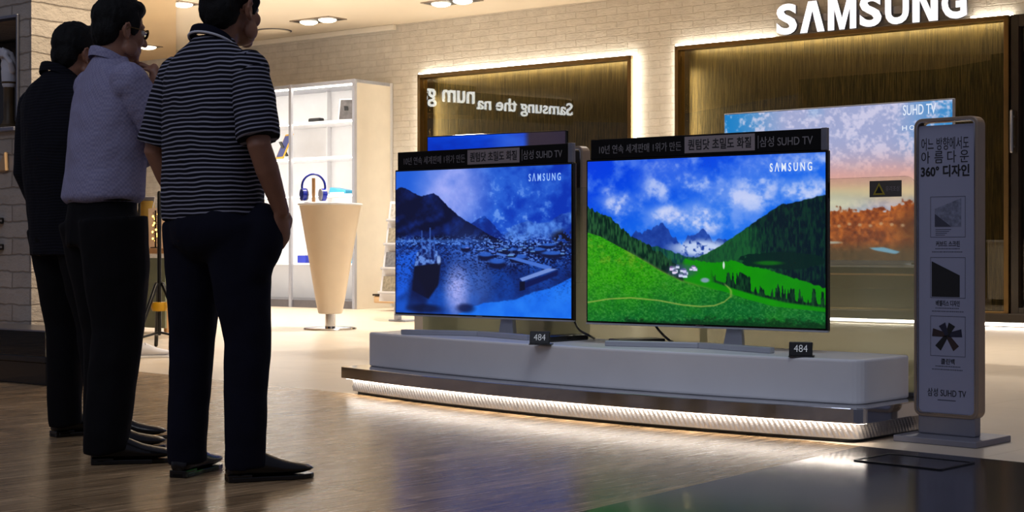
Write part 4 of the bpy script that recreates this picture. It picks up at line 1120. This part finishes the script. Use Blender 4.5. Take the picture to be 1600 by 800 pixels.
def headphones(root, R, cup, m, m2):
    P = [(R * math.sin(a), 0, R * 1.05 * math.cos(a)) for a in np.linspace(-1.9, 1.9, 25)]
    mb = MB(); mb.tube(P, R * .085, 10, Matrix.Translation((0, 0, R * 1.25)), flat=((0, 1, 0), 1.6)); mb.build('headband', m, root, smooth=True)
    for s in (-1, 1):
        Tm = Matrix.Translation((s * R * .86, 0, R * .62)) @ Matrix.Rotation(PI / 2, 4, 'Y')
        mb = MB(); mb.lathe([(cup * .6, -cup * .5), (cup, -cup * .35), (cup, cup * .25), (cup * .7, cup * .45)], 24, Tm); c = autosmooth(mb.build('ear_cup', m, root))
        mb = MB(); mb.lathe([(cup * .9, -cup * .1), (cup * 1.02, 0), (cup * .9, cup * .1)], 24, Tm @ Matrix.Translation((0, 0, -s * cup * .5))); mb.build('cushion', m2, c, smooth=True)
# blue headphones on their stand
ph = pc + Vector(((491 - 516) * kz, 0, 0))
hp = thing('headphone_stand', 'small tan stand holding blue headphones on the cone table', 'stand', (ph.x, ph.y - .05, zt_ + .0004))
mb = MB(); mb.lathe([(.09, 0), (.09, .01), (.03, .014)], 24); autosmooth(mb.build('base', M['white'], hp))
mb = MB(); mb.box((0, 0, .128), (.032, .02, .235)); mb.build('post', M['wood'], hp, bevel=.004)
h = thing('headphones', 'blue headphones hanging on a stand on the cone table', 'headphones', (ph.x, ph.y - .05, zt_ + .012), .45)
headphones(h, .118, .062, M['blueplastic'], M['silver'])

# leaflet rack and low bench left of the harbour television
Yk = 16.6
b0 = at(613, 470, Yk)
lr = thing('leaflet_rack', 'slanted white leaflet rack half hidden behind the harbour television', 'rack', (b0.x + .08, b0.y, 0), math.radians(-38))
mb = MB()
mb.add([(-.16, -.16, .22), (.16, -.16, .22), (.16, .02, 1.30), (-.16, .02, 1.30), (-.16, -.13, .22), (.16, -.13, .22), (.16, .05, 1.30), (-.16, .05, 1.30)], [(0, 1, 2, 3), (4, 7, 6, 5), (0, 4, 5, 1), (1, 5, 6, 2), (2, 6, 7, 3), (3, 7, 4, 0)])
mb.build('panel', M['white'], lr, bevel=.004)
mb = MB(); mb.bx(-.12, .12, -.05, .2, 0, .02); mb.bx(-.03, .03, -.06, .0, .02, .45); mb.build('foot', M['silver'], lr, bevel=.004)
lw = []
for k in range(4):
    z = .30 + .26 * k; y = -.16 + .18 * (z - .22) / 1.08
    mb = MB(); mb.bx(-.14, .14, y - .05, y + .0, z, z + .012); mb.bx(-.14, .14, y - .05, y - .046, z, z + .03); mb.build('pocket', M['white'], lr)
    lf = tag(MB().box((0, 0, .09), (.2, .008, .17)).build('leaflet', mat('leaflet_print', ((150, 140, 120), (120, 120, 124), (160, 150, 130), (196, 190, 180))[k], .5, var=.4, vscale=30)),
             ('bottom leaflet in the slanted white rack', 'second leaflet from the bottom in the slanted white rack', 'third leaflet from the bottom in the slanted white rack', 'top leaflet in the slanted white rack')[k], 'leaflet', 'leaflets in the rack')
    lf.matrix_world = Matrix.Translation((b0.x + .08, b0.y, 0)) @ Matrix.Rotation(math.radians(-38), 4, 'Z') @ Matrix.Translation((0, y - .025, z + .016)) @ Matrix.Rotation(math.radians(-9), 4, 'X')
bp_ = ground(640, 487)
bn = thing('low_bench', 'low tan bench with dark top rail left of the harbour television', 'bench', (bp_.x, bp_.y, 0), WALL.a)
w0 = -.52
mb = MB(); mb.bx(w0, .4, -.1, .3, .10, .19); mb.build('seat', M['tan'], bn, bevel=.015)
mb = MB(); mb.bx(w0 - .01, .41, -.11, .31, .191, .215); mb.build('top_rail', M['darkbrown'], bn, bevel=.004)
mb = MB(); mb.bx(w0 + .28, .3, -.02, .22, 0, .10); mb.build('base', M['white'], bn)

# ================================================================ LEFT CORNER THINGS
# plaster hand standing on the sill of the left window
hx, hz = LW.px(14, 106, .10)
hd = thing('plaster_hand', 'white plaster hand sculpture in the dark window at the left edge', 'sculpture', LW.w(hx, .10, sill_z + .0285), WALL.a)
mb = MB(); z0h = hz - sill_z - .03
mb.tube([(0, 0, z0h - .10), (0, 0, z0h - .02)], [.045, .05], 16); mb.ell((0, 0, z0h + .02), (.062, .045, .065))
for i, (x, l) in enumerate(((-.045, .07), (-.016, .09), (.014, .085), (.042, .06))):
    mb.tube([(x, 0, z0h + .05), (x * 1.15, -.02, z0h + .05 + l * .6), (x * 1.15, -.055, z0h + .05 + l * .75), (x * 1.1, -.06, z0h + .05 + l * .3)], [.02, .019, .017, .015], 10)
mb.tube([(.055, -.01, z0h - .02), (.075, -.04, z0h + .03), (.05, -.06, z0h + .07)], [.02, .019, .016], 10)
place('hand', voxel(mb, .006, 3), M['stone'], hd, smooth=True)
mb = MB(); mb.lathe([(.09, 0), (.09, .02), (.05, .03), (.035, .06), (.035, z0h - .12), (.05, z0h - .09)], 24); autosmooth(mb.build('pedestal', mat('brown_pedestal', (84, 66, 40), .5, var=.4, vscale=9), hd))
# dark glass case standing at the foot of the brick wall
gp_x = LW.px(72, 600, -.40)[0] - .21
gc = thing('glass_case', 'low dark glass display case on the floor at the left edge', 'display case', LW.w(gp_x, -.40, 0), WALL.a)
mb = MB(); mb.bx(-.7, .21, 0, .36, 0, .13); mb.build('base', M['blackgloss'], gc, bevel=.004)
mb = MB(); mb.bx(-.7, .22, -.01, .37, .13, .165); mb.build('ledge', M['black'], gc, bevel=.004)
mb = MB(); mb.bx(-.7, .20, .0, .006, .165, .31); mb.bx(.194, .20, .006, .35, .165, .31); mb.build('glass', M['clearglass'], gc)
mb = MB(); mb.bx(-.7, .21, -.01, .36, .31, .318); mb.build('top', M['steel'], gc)
cr = tag(MB().ell((0, 0, .05), (.13, .08, .05)).build('bread_loaf', mat('pinkish_object', (206, 160, 130), .5, var=.2), smooth=True), 'pale pinkish rounded object inside the dark glass case', 'object')
cr.matrix_world = gc.matrix_basis @ Matrix.Translation((-.14, .15, .166)); cr.name = 'pale_stone'
# small fixtures on the grey brick
ox_, oz_ = LW.px(4, 256, -.02)
tg = tag(MB().prism([(-.06, -.045), (.045, -.045), (.035, .075)], -.03, 0, XZ).build('wall_ornament', M['tan'], bevel=.004), 'small tan triangular ornament on the grey brick at the left edge', 'ornament'); tg.matrix_world = LW.M @ Matrix.Translation((ox_, -.001, oz_))
for v, lab in ((345, 'small black wall socket on the grey brick below the ornament'), (386, 'small black wall fixture lowest on the grey brick')):
    sx_, sz_ = LW.px(3, v); r = thing('wall_fixture', lab, 'fixture', LW.w(sx_, 0, sz_), WALL.a)
    mb = MB(); mb.bx(-.06, .025, -.05, -.001, -.02, .02); mb.build('body', M['black'], r, bevel=.006)
    mb = MB(); mb.bx(.02, .03, -.045, -.02, -.006, .006); mb.build('lens', M['chrome'], r)

# between the men: tripod, lit table, headphones, shoe
tp = ground(249, 545)
tr = thing('tripod', 'black tripod with yellow collar between the two nearest men', 'tripod', (tp.x, tp.y, 0), .3)
zc_ = H - (480 - HZ) * tp.y / F
for k, a in enumerate((-2.5, -.5, 1.6)):
    mb = MB(); mb.tube([(.25 * math.cos(a), .25 * math.sin(a), .016), (.03 * math.cos(a), .03 * math.sin(a), zc_ + .18)], [.016, .018], 10); mb.build('leg', M['black'], tr, smooth=True)
    mb = MB(); mb.tube([(.22 * math.cos(a), .22 * math.sin(a), .09), (0, 0, .13)], .010, 8); mb.build('brace', M['black'], tr, smooth=True)
mb = MB(); mb.lathe([(.055, zc_ - .03), (.065, zc_), (.055, zc_ + .04)], 20); autosmooth(mb.build('collar', M['yellow'], tr))
mb = MB(); mb.tube([(0, 0, .12), (0, 0, zc_ + .9)], .016, 12); mb.build('column', M['black'], tr, smooth=True)
mb = MB(); mb.box((0, 0, zc_ + .55), (.06, .03, .34), Matrix.Rotation(math.radians(10), 4, 'Y')); mb.build('holder', M['black'], tr, bevel=.006)
tb0 = ground(240, 520)
lt = thing('display_desk', 'wooden display desk with pale glass front behind the tripod', 'desk', (tb0.x - .1, tb0.y + .3, 0), WALL.a)
kk = (tb0.y + .3) / F; zd = H - (388 - HZ) * kk
mb = MB(); mb.bx(-.7, .5, -.25, .35, zd - .05, zd); mb.build('desktop', M['wood'], lt, bevel=.004)
mb = MB(); mb.bx(-.68, .48, -.22, -.20, .05, zd - .09); mb.build('front_panel', mat('green_glass', (120, 124, 96), .2, var=.1), lt)
for x in (-.66, .46): mb = MB(); mb.bx(x - .02, x + .02, -.2, .33, 0, zd - .05); mb.build('side', M['wood'], lt)
dp = lt.location
def on_desk(u, dy=0.): return Vector(((u - 800) / F * (dp.y + dy), dp.y + dy, zd + .0004))
# a bottle-shaped garland of warm lights, white packages, a yellow bag and a headphone display
q = on_desk(243, -.06)
fl = thing('light_garland', 'string of warm fairy lights on a stick between the two nearest men', 'light garland', q)
mb = MB(); mb.lathe([(.05, 0), (.05, .01), (.008, .015), (.008, .36)], 16); mb.build('stick', M['darkbrown'], fl)
for i in range(14):
    a = i * 1.9; z = .05 + i * .021; mb = MB(); mb.ell((.028 * math.cos(a), .028 * math.sin(a), z), (.009, .009, .011), 8, 6); mb.build('bulb', M['fairy'], fl, smooth=True)
mb = MB(); mb.tube([(.022 * math.cos(i * .6), .022 * math.sin(i * .6), .04 + i * .0062) for i in range(50)], .0025, 6); mb.build('wire', M['black'], fl)
q = on_desk(247, .14)
pk = thing('paper_bag', 'pale paper bag behind the fairy lights', 'bag', q, .2)
mb = MB(); mb.add([(-.09, -.05, 0), (.09, -.05, 0), (.09, .05, 0), (-.09, .05, 0), (-.09, -.05, .38), (.07, -.05, .40), (.07, .0, .40), (-.09, .0, .38)], [(0, 3, 2, 1), (0, 1, 5, 4), (1, 2, 6, 5), (2, 3, 7, 6), (3, 0, 4, 7), (4, 5, 6, 7)]); mb.build('bag', mat('paper_bag', (206, 190, 176), .7), pk)
mb = MB(); mb.tube([(-.05, -.02, .39), (-.03, -.02, .48), (.02, -.02, .48), (.04, -.02, .395)], .005, 8); mb.build('handle', M['white'], pk, smooth=True)
q = on_desk(228, .24)
yb = thing('yellow_pouch', 'dull yellow pouch beside the paper bag', 'pouch', q, .1)
mb = MB(); mb.loft([(0, 0, 0, .08, .06), (.1, 0, 0, .10, .07), (.32, 0, 0, .09, .05), (.46, .01, 0, .07, .03)], 20); autosmooth(mb.build('pouch', mat('ochre_cloth', (150, 122, 50), .8, var=.2), yb))
mb = MB(); mb.box((.01, 0, .475), (.15, .03, .05)); mb.build('clip', M['grey_metal'], yb, bevel=.006)
Yh = dp.y - .08
hq = at(221, 150, Yh)
hs = thing('headphone_display', 'tall black display pole holding dark headphones between the two nearest men', 'display pole', (hq.x - .02, Yh, zd + .0004))
mb = MB(); mb.lathe([(.07, 0), (.07, .012), (.012, .016), (.012, hq.z - zd + .08)], 16); mb.build('pole', M['black'], hs)
mb = MB(); mb.box((0, 0, hq.z - zd + .09), (.05, .03, .03)); mb.build('cradle', M['black'], hs, bevel=.006)
h2 = thing('headphones', 'dark headphones hanging on a tall pole between the two nearest men', 'headphones', (hq.x - .02, Yh - .02, hq.z - .01), .9)
headphones(h2, .115, .055, M['black'], M['darkbrown'])

# shoe builder (used for the men and for the white sneaker)
def shoe_parts(root, Mx, m, m_sole, L=.30, high=.075, sneaker=False):
    rg = []
    for f, hw, hb, ht in ((0., .020, .012, .055), (.03, .032, .006, .075), (.12, .037, .004, .10), (.25, .038, .004, .108), (.38, .040, .004, .102), (.5, .043, .004, .086), (.62, .046, .004, .070), (.75, .047, .005, .060), (.87, .041, .008, .053), (.95, .030, .013, .046), (1.0, .015, .020, .036)):
        hb += .012
        r = []
        for i in range(20):
            a = 2 * PI * i / 20; c, s = math.cos(a), math.sin(a)
            z = hb + (ht - hb) * (.5 + .5 * s); wq = hw * (1 - .35 * max(0, s) ** 2)
            r.append((wq * math.copysign(abs(c) ** .7, c), (f - .22) * L, z))
        rg.append(r)
    mb = MB(); mb.rings(rg, True, Mx); up = mb.build('shoe', m, root, smooth=True)
    P = []
    for f, hw in ((0., .022), (.05, .034), (.2, .036), (.4, .034), (.55, .042), (.72, .049), (.86, .043), (.96, .028), (1.01, .008)): P.append((hw, (f - .22) * L))
    P = P + [(-a, b) for a, b in reversed(P)]
    mb = MB(); mb.prism(P, .0004, .017, Mx)
    if not sneaker: mb.prism([(a, b) for a, b in [(.032, -.22 * L), (.034, .05 * L), (-.034, .05 * L), (-.032, -.22 * L)]], .0004, .026, Mx)
    mb.build('sole', m_sole, up, bevel=.003)
    mb = MB()
    for k in range(4 if sneaker else 2):
        y = (.34 + .06 * k - .22) * L; mb.tube([Mx @ Vector((-.022, y, .098 - .009 * k)), Mx @ Vector((0, y, .107 - .010 * k)), Mx @ Vector((.022, y, .098 - .009 * k))], .004, 6)
    mb.build('laces' if sneaker else 'seam', m, up, smooth=True)
    return up
ws = ground(219, 559)
wsr = thing('white_sneaker', 'white sneaker on the pale floor beside the tripod', 'shoe', (ws.x, ws.y, 0), -1.2)
M['sneaker'] = mat('white_sneaker', (214, 214, 222), .6)
shoe_parts(wsr, Matrix.Identity(4), M['sneaker'], M['white'], sneaker=True)

# floor hatch in the black granite
hc = ground(1428, 722)
hk = thing('floor_hatch', 'square outline hatch in the black granite floor before the poster stand', 'floor hatch', (hc.x, hc.y, .0005), TILE_ANG)
mb = MB(); vs, fs = frame_ring(.36, -.13, .13, .01, .012, 0, .004); mb.add([(a, c, b) for a, b, c in vs], fs); mb.build('rim', M['black'], hk)
mb = MB(); mb.bx(-.165, .165, -.115, .115, 0, .002); mb.build('lid', M['darkfloor'], hk)

# ================================================================ PEOPLE
def hand(mb, wrist, d, n, t, curl=.5, s=1.):
    """palm along d, palm facing n, thumb towards t"""
    d, n, t = Vector(d).normalized(), Vector(n).normalized(), Vector(t).normalized(); w = Vector(wrist)
    mb.tube([w - d * .02, w + d * .02, w + d * .055, w + d * .088], [.027, .034, .041, .040], 16, flat=(tuple(n), .5))
    for k, (o, l) in enumerate(((.030, .070), (.010, .079), (-.010, .073), (-.029, .056))):
        b = w + d * (.085 - abs(o - .005) * .25) + t * o; P = [b - d * .02, b]; dirv = d.copy(); p = b
        for seg_, fr_ in ((.42, .35), (.33, .6), (.25, .5)):
            a = curl * fr_ * 1.6 + .06
            dirv = (dirv * math.cos(a) + n * math.sin(a)).normalized(); p = p + dirv * l * seg_; P.append(p.copy())
        mb.tube(P, [.0098, .0098, .0088, .0082, .0072], 10)
    b = w + d * .022 + t * .028; dv = (d * .55 + t * .75 + n * .35).normalized(); p1 = b + dv * .035; dv2 = (d * .9 + t * .25 + n * .4).normalized()
    mb.tube([w + d * .02, b, p1, p1 + dv2 * .03, p1 + dv2 * .052], [.018, .0155, .012, .0105, .008], 10)

def head(mb, T):
    mb.ell((0, -.012, .030), (.074, .095, .092), Mx=T); mb.ell((0, .022, -.028), (.062, .068, .082), Mx=T)
    mb.ell((0, .040, -.082), (.047, .046, .032), Mx=T); mb.ell((0, .070, -.099), (.021, .018, .017), Mx=T)
    mb.tube([(0, .083, .014), (0, .097, -.012), (0, .107, -.034)], [.008, .0095, .012], 10, Mx=T)
    for s in (-1, 1):
        mb.ell((s * .012, .094, -.038), (.008, .010, .008), 10, 8, Mx=T)
        mb.ell((s * .036, .058, -.030), (.026, .024, .026), 12, 8, Mx=T)
        mb.tube([(s * .012, .079, .022), (s * .032, .076, .026), (s * .05, .062, .020)], [.008, .009, .007], 8, Mx=T)
        mb.ell((s * .060, .020, -.070), (.014, .03, .03), 12, 8, Mx=T)
        # ear: bowl with rim and lobe
        mb.ell((s * .077, -.012, -.014), (.008, .017, .027), 12, 8, Mx=T)
        mb.tube([(s * .082, -.001, .008), (s * .088, -.012, .019), (s * .091, -.026, .012), (s * .090, -.028, -.008), (s * .084, -.018, -.030), (s * .080, -.006, -.040)], [.0045, .005, .0055, .005, .005, .0065], 8, Mx=T)
    mb.ell((0, .083, -.062), (.023, .009, .0055), 12, 8, Mx=T); mb.ell((0, .081, -.072), (.020, .010, .0065), 12, 8, Mx=T)

def hair_mesh(T, seed, nape=-.065, front=.045):
    mb = MB()
    mb.ell((0, -.022, .045), (.083, .097, .090), 40, 24)
    mb.ell((0, .028, .088), (.068, .058, .040), 30, 16)          # fringe
    mb.ell((0, -.062, -.008), (.072, .050, .072), 30, 16)        # back of the head to the nape
    for s in (-1, 1): mb.ell((s * .070, .020, .020), (.013, .022, .045), 16, 10)
    me = voxel(mb, .005, 6)
    co = np.empty(len(me.vertices) * 3); me.vertices.foreach_get('co', co); co = co.reshape(-1, 3)
    for i, p in enumerate(co):
        v = Vector((p[0] * 55 + seed, p[1] * 55, p[2] * 22)); k = noise.noise(v) * .0045 + noise.noise(v * 2.7) * .002
        c = Vector((p[0], p[1] + .02, p[2] - .03)).normalized() * k; co[i] = T @ (Vector(p) + c)
    me.vertices.foreach_set('co', co.ravel()); me.update()
    return me

def wrinkle(me, amp, sc, seed):
    n = len(me.vertices); co = np.empty(n * 3); me.vertices.foreach_get('co', co); no = np.empty(n * 3); me.vertices.foreach_get('normal', no)
    co = co.reshape(-1, 3); no = no.reshape(-1, 3)
    for i in range(n):
        p = Vector(co[i]); k = noise.noise(Vector((p.x * sc, p.y * sc, p.z * sc * .55 + seed))) + .5 * noise.noise(Vector((p.x * sc * 2.1, p.y * sc * 2.1, p.z * sc * 1.6 + seed)))
        co[i] += no[i] * (k * amp)
    me.vertices.foreach_set('co', co.ravel()); me.update(); return me

def person(label, loc, facing, P):
    """local frame: x to the person's right, y forward, z up; P holds the pose"""
    rz = math.atan2(facing[1], facing[0]) - PI / 2
    root = thing('person', label, 'person', loc, rz)
    hy, hp_, hr = P.get('head_yaw', 0), P.get('head_pitch', 0), P.get('head_roll', 0)
    Th = Matrix.Translation(P['head']) @ Matrix.Scale(P.get('head_scale', 1.), 4) @ Matrix.Rotation(hy, 4, 'Z') @ Matrix.Rotation(hp_, 4, 'X') @ Matrix.Rotation(hr, 4, 'Y')
    lean = P.get('lean', 0.)                          # forward shift at the shoulders
    kx = P.get('width', 1.)
    ty = lambda z: lean * max(0, (z - .9) / .55)
    # ---- body, one continuous surface
    mb = MB()
    head(mb, Th)
    hd_ = Vector(P['head'])
    mb.tube([(0, ty(1.40) - .01, 1.40), (hd_.x * .5, (hd_.y - .03 + ty(1.46)) / 2, 1.49), (hd_.x, hd_.y - .028, hd_.z - .05)], [.062, .055, .056], 18)
    mb.loft([(.82, 0, 0, .15, .10), (.92, 0, 0, .155, .105), (1.1, 0, ty(1.1), .14, .10), (1.28, 0, ty(1.28), .165, .105), (1.40, 0, ty(1.4), .165, .085), (1.45, 0, ty(1.44) - .01, .10, .062)])
    for s in ('L', 'R'):
        A_ = P['arm' + s]; sh, el, wr = [Vector(q) for q in A_[:3]]
        mb.tube([sh, sh.lerp(el, .5), el, el.lerp(wr, .35), wr], [.052, .047, .040, .040, .027], 16)
        hd_dir, hn, ht, cu = A_[3:7]; hand(mb, wr, hd_dir, hn, ht, cu)
        hip, kn, an = [Vector(q) for q in P['leg' + s]]
        mb.tube([hip, hip.lerp(kn, .5), kn, kn.lerp(an, .35), an], [.082, .072, .052, .052, .036], 16)
    me = voxel(mb, .0048, 3, name='body'); place('body', me, M['skin'], root, smooth=True)
    for s in (-1, 1):
        mb = MB(); mb.ell((s * .031, .073, .002), (.0125, .0125, .0125), 12, 8, Mx=Th); e = mb.build('eye', M['eye'], root, smooth=True)
        mb = MB(); mb.ell((s * .031, .0825, .002), (.006, .004, .006), 10, 6, Mx=Th); mb.build('iris', M['black'], e, smooth=True)
    place('hair', hair_mesh(Th, P.get('seed', 1)), M['hair'], root, smooth=True)
    # ---- trousers
    mb = MB()
    mb.loft([(.80, 0, -.005, .168, .125), (.88, 0, 0, .178, .130), (.96, 0, 0, .170, .120), (P.get('waist', 1.0), 0, 0, .165, .115)])
    for c_, r_ in P.get('bulges', ()): mb.ell(c_, r_)
    for s in ('L', 'R'):
        hip, kn, an = [Vector(q) for q in P['leg' + s]]; sg_ = -1 if s == 'L' else 1
        hem = Vector((an.x, an.y + .005, .045))
        mb.tube([hip + Vector((0, 0, .02)), hip.lerp(kn, .5) + Vector((0, .005, 0)), kn, kn.lerp(an, .45), an, hem], [x * P.get('leg_w', 1) for x in (.114, .103, .082, .077, .072, .074)], 20, round_=False)
    me = wrinkle(voxel(mb, .010, 5, name='trousers'), .006, 9., 3.); place('trousers', me, P['trouser_mat'], root, smooth=True)
    # ---- shirt
    hem = P['hem']; sm_ = P['shirt_mat']
    mb = MB()
    secs = [(hem, 0, 0, .192 * kx, .140), (.98, 0, 0, .194 * kx, .142), (1.08, 0, ty(1.08), .190 * kx, .138), (1.2, 0, ty(1.2), .196 * kx, .136), (1.31, 0, ty(1.31), .203 * kx, .128), (1.39, 0, ty(1.39), .202 * kx, .112), (1.44, 0, ty(1.44) - .006, .172 * kx, .092), (1.475, 0, ty(1.46) - .012, .118 * kx, .076), (1.50, hd_.x * .3, ty(1.46) - .010, .078, .068), (1.515, hd_.x * .3, ty(1.46) - .006, .070, .064)]
    if P.get('hem_w'): secs[0] = (hem, 0, 0, P['hem_w'], .128); secs[1] = (.98, 0, ty(.98), P['hem_w'] + .012, .134)
    if P.get('tucked'): secs[0] = (hem, 0, 0, .172 * kx, .124)
    mb.loft(secs, 36, sup=.9)
    for s in ('L', 'R'):
        sh = Vector(P['arm' + s][0]); mb.ell(sh + Vector((0, 0, -.015)), (.066, .072, .068))
    me = wrinkle(voxel(mb, .008, 5, name='shirt'), .005, 10., 8.); shirt = place('shirt', me, sm_, root, smooth=True)
    for s in ('L', 'R'):
        sh, el, wr = [Vector(q) for q in P['arm' + s][:3]]; k = P['sleeve']
        mb = MB(); wS = P.get('sleeve_w', 1.)
        if k <= 1:
            dn = (el - sh).normalized(); top = sh + Vector((0, 0, -.002))
            mb.tube([top - dn * .05, top - dn * .02, top + dn * .03, sh.lerp(el, .4 * k), sh.lerp(el, .72 * k), sh.lerp(el, .97 * k), sh.lerp(el, k)], [.036 * wS, .057 * wS, .066 * wS, .071 * wS, .072 * wS, .074 * wS, .073 * wS], 24, round_=False)
        else: mb.tube([sh, sh.lerp(el, .5), el, el.lerp(wr, .4), el.lerp(wr, k - 1)], [.068 * wS, .066 * wS, .060 * wS, .054 * wS, .043 * wS], 20)
        me = wrinkle(voxel(mb, .0075, 2, name='sleeve'), .005, 12., 5.); place('sleeve', me, P.get('sleeve_mat' + s, sm_), shirt, smooth=True)
    # collar: a tilted band around the neck
    C = Vector((hd_.x * .3, ty(1.46) - .008, 1.50)); rg = []
    for dz, r_, dy in ((-.014, .083, 0.), (.008, .079, -.002), (.022, .072, -.004), (.024, .066, -.004), (.004, .069, -.002)):
        rg.append([(C.x + r_ * math.cos(2 * PI * i / 32), C.y + dy + r_ * .95 * math.sin(2 * PI * i / 32), C.z + dz - .030 * math.sin(2 * PI * i / 32)) for i in range(32)])
    mb = MB(); mb.rings(rg, False); mb.build('collar', P['collar_mat'], shirt, smooth=True)
    if P.get('collar_line'):
        mb = MB(); mb.tube([(C.x + .0835 * math.cos(2 * PI * i / 40), C.y + .080 * math.sin(2 * PI * i / 40), C.z - .006 - .030 * math.sin(2 * PI * i / 40)) for i in range(41)], .0045, 6, round_=False); mb.build('collar_piping', M['stone'], shirt, smooth=True)
    if P.get('belt'):
        z = P.get('waist', 1.0); rg = [[(a * math.cos(2 * PI * i / 40), b * math.sin(2 * PI * i / 40), z - .035 + q) for i in range(40)] for a, b, q in ((.172, .122, 0), (.181, .130, .002), (.181, .130, .033), (.172, .122, .035))]
        mb = MB(); mb.rings(rg, False); mb.build('belt', M['shoe'], root, smooth=True)
        mb = MB(); mb.box((0, .133, z - .018), (.045, .008, .036)); mb.build('buckle', M['chrome'], root, bevel=.003)
    for s in ('L', 'R'):
        (fx, fy), a = P['foot' + s]
        shoe_parts(root, Matrix.Translation((fx, fy, 0)) @ Matrix.Rotation(a, 4, 'Z'), M['shoe'], M['blackgloss'])
    if P.get('glasses'):
        mb = MB()
        for s in (-1, 1):
            mb.tube([(s * .033 + .022 * math.cos(2 * PI * i / 24), .093 - .004 * abs(math.cos(2 * PI * i / 24)), .0 + .017 * math.sin(2 * PI * i / 24)) for i in range(25)], .0019, 6, Mx=Th, round_=False)
            mb.tube([(s * .055, .090, .004), (s * .074, .06, .006), (s * .083, -.004, .004), (s * .086, -.018, -.008)], .0019, 6, Mx=Th)
        mb.tube([(-.012, .094, .004), (0, .097, .007), (.012, .094, .004)], .0017, 6, Mx=Th)
        g_ = mb.build('glasses', M['brass'], root, smooth=True)
        for s in (-1, 1):
            mb = MB(); mb.ell((s * .033, .092, 0), (.0205, .0012, .0158), 16, 8, Mx=Th); mb.build('lens', M['clearglass'], g_, smooth=True)
    return root

D = Vector
# 1: nearest man, striped polo
person('person in a navy and white striped polo shirt, nearest of the three men', (-1.03, 5.28, 0), (.59, .81), dict(
    head=(.036, .058, 1.618), head_yaw=.10, head_scale=1.10, head_pitch=.0, seed=3, width=1.0,
    armL=((-.178, 0, 1.405), (-.258, -.03, 1.13), (-.235, .10, .90), (.0, .35, -1), (1, 0, 0), (0, 1, .2), .5),
    armR=((.178, 0, 1.405), (.262, -.035, 1.13), (.255, .075, .915), (-.25, .25, -1), (-1, 0, 0), (0, 1, .2), .25),
    legL=((-.092, 0, .86), (-.120, .015, .47), (-.118, -.01, .09)), legR=((.105, 0, .86), (.142, .03, .47), (.142, .015, .09)),
    footL=((-.118, -.01), .36), footR=((.142, .02), -.52),
    bulges=(((.185, .05, .83), (.075, .085, .12)), ((.03, -.03, .86), (.17, .12, .12)), ((.19, .02, .76), (.05, .07, .12))),
    hem=.885, waist=.96, sleeve=.92, sleeve_w=1.0, leg_w=.97,
    shirt_mat=M['polo'], sleeve_matL=M['polo_sleeve_l'], sleeve_matR=M['polo_sleeve_r'], trouser_mat=M['navy'], collar_mat=M['navy'], collar_line=True))
# 2: pale shirt, glasses, hand raised to the chin
person('person in glasses and pale lavender shirt, hand raised to the chin', (-1.545, 5.80, 0), (.80, .60), dict(
    head=(.0, .070, 1.618), head_yaw=.08, head_pitch=-.12, seed=9, width=.98, lean=.035, glasses=True,
    armL=((-.175, .03, 1.41), (-.21, .15, 1.14), (.02, .235, 1.17), (1, .15, .05), (0, -1, .1), (0, 0, 1), .5),
    armR=((.175, .03, 1.41), (.20, .17, 1.17), (.085, .185, 1.375), (-.35, -.02, 1), (-.3, -1, 0), (-1, .2, .2), .8),
    legL=((-.09, 0, .88), (-.105, .06, .48), (-.12, .06, .09)), legR=((.09, 0, .88), (.125, .01, .48), (.165, -.055, .09)),
    footL=((-.12, .07), .0), footR=((.175, -.045), -.38),
    hem=.96, waist=1.0, tucked=True, belt=True, sleeve=1.85, sleeve_w=1.08, leg_w=1.16,
    shirt_mat=M['checkshirt'], trouser_mat=M['blackcloth'], collar_mat=M['checkshirt']))
# 3: dark shirt, standing behind
person('person in a dark untucked short shirt standing at the far left', (-1.84, 6.35, 0), (.64, .77), dict(
    head=(.035, .03, 1.590), head_yaw=-.05, head_pitch=-.10, seed=15, width=1.06, lean=-.035, hem_w=.172,
    armL=((-.185, -.03, 1.385), (-.25, -.02, 1.11), (-.225, .08, .87), (.1, .3, -1), (1, 0, 0), (0, 1, .2), .5),
    armR=((.185, -.03, 1.385), (.255, -.04, 1.11), (.225, .03, .88), (-.02, .2, -1), (-1, 0, 0), (0, 1, .2), .55),
    legL=((-.09, 0, .86), (-.105, .06, .47), (-.10, .06, .09)), legR=((.09, 0, .86), (.12, .06, .47), (.15, .08, .09)),
    footL=((-.10, .07), -.1), footR=((.16, .09), -.62),
    hem=.76, waist=.94, sleeve=1.86, sleeve_w=1.05, leg_w=1.0,
    shirt_mat=M['darkshirt'], trouser_mat=M['blackcloth'], collar_mat=M['darkshirt']))
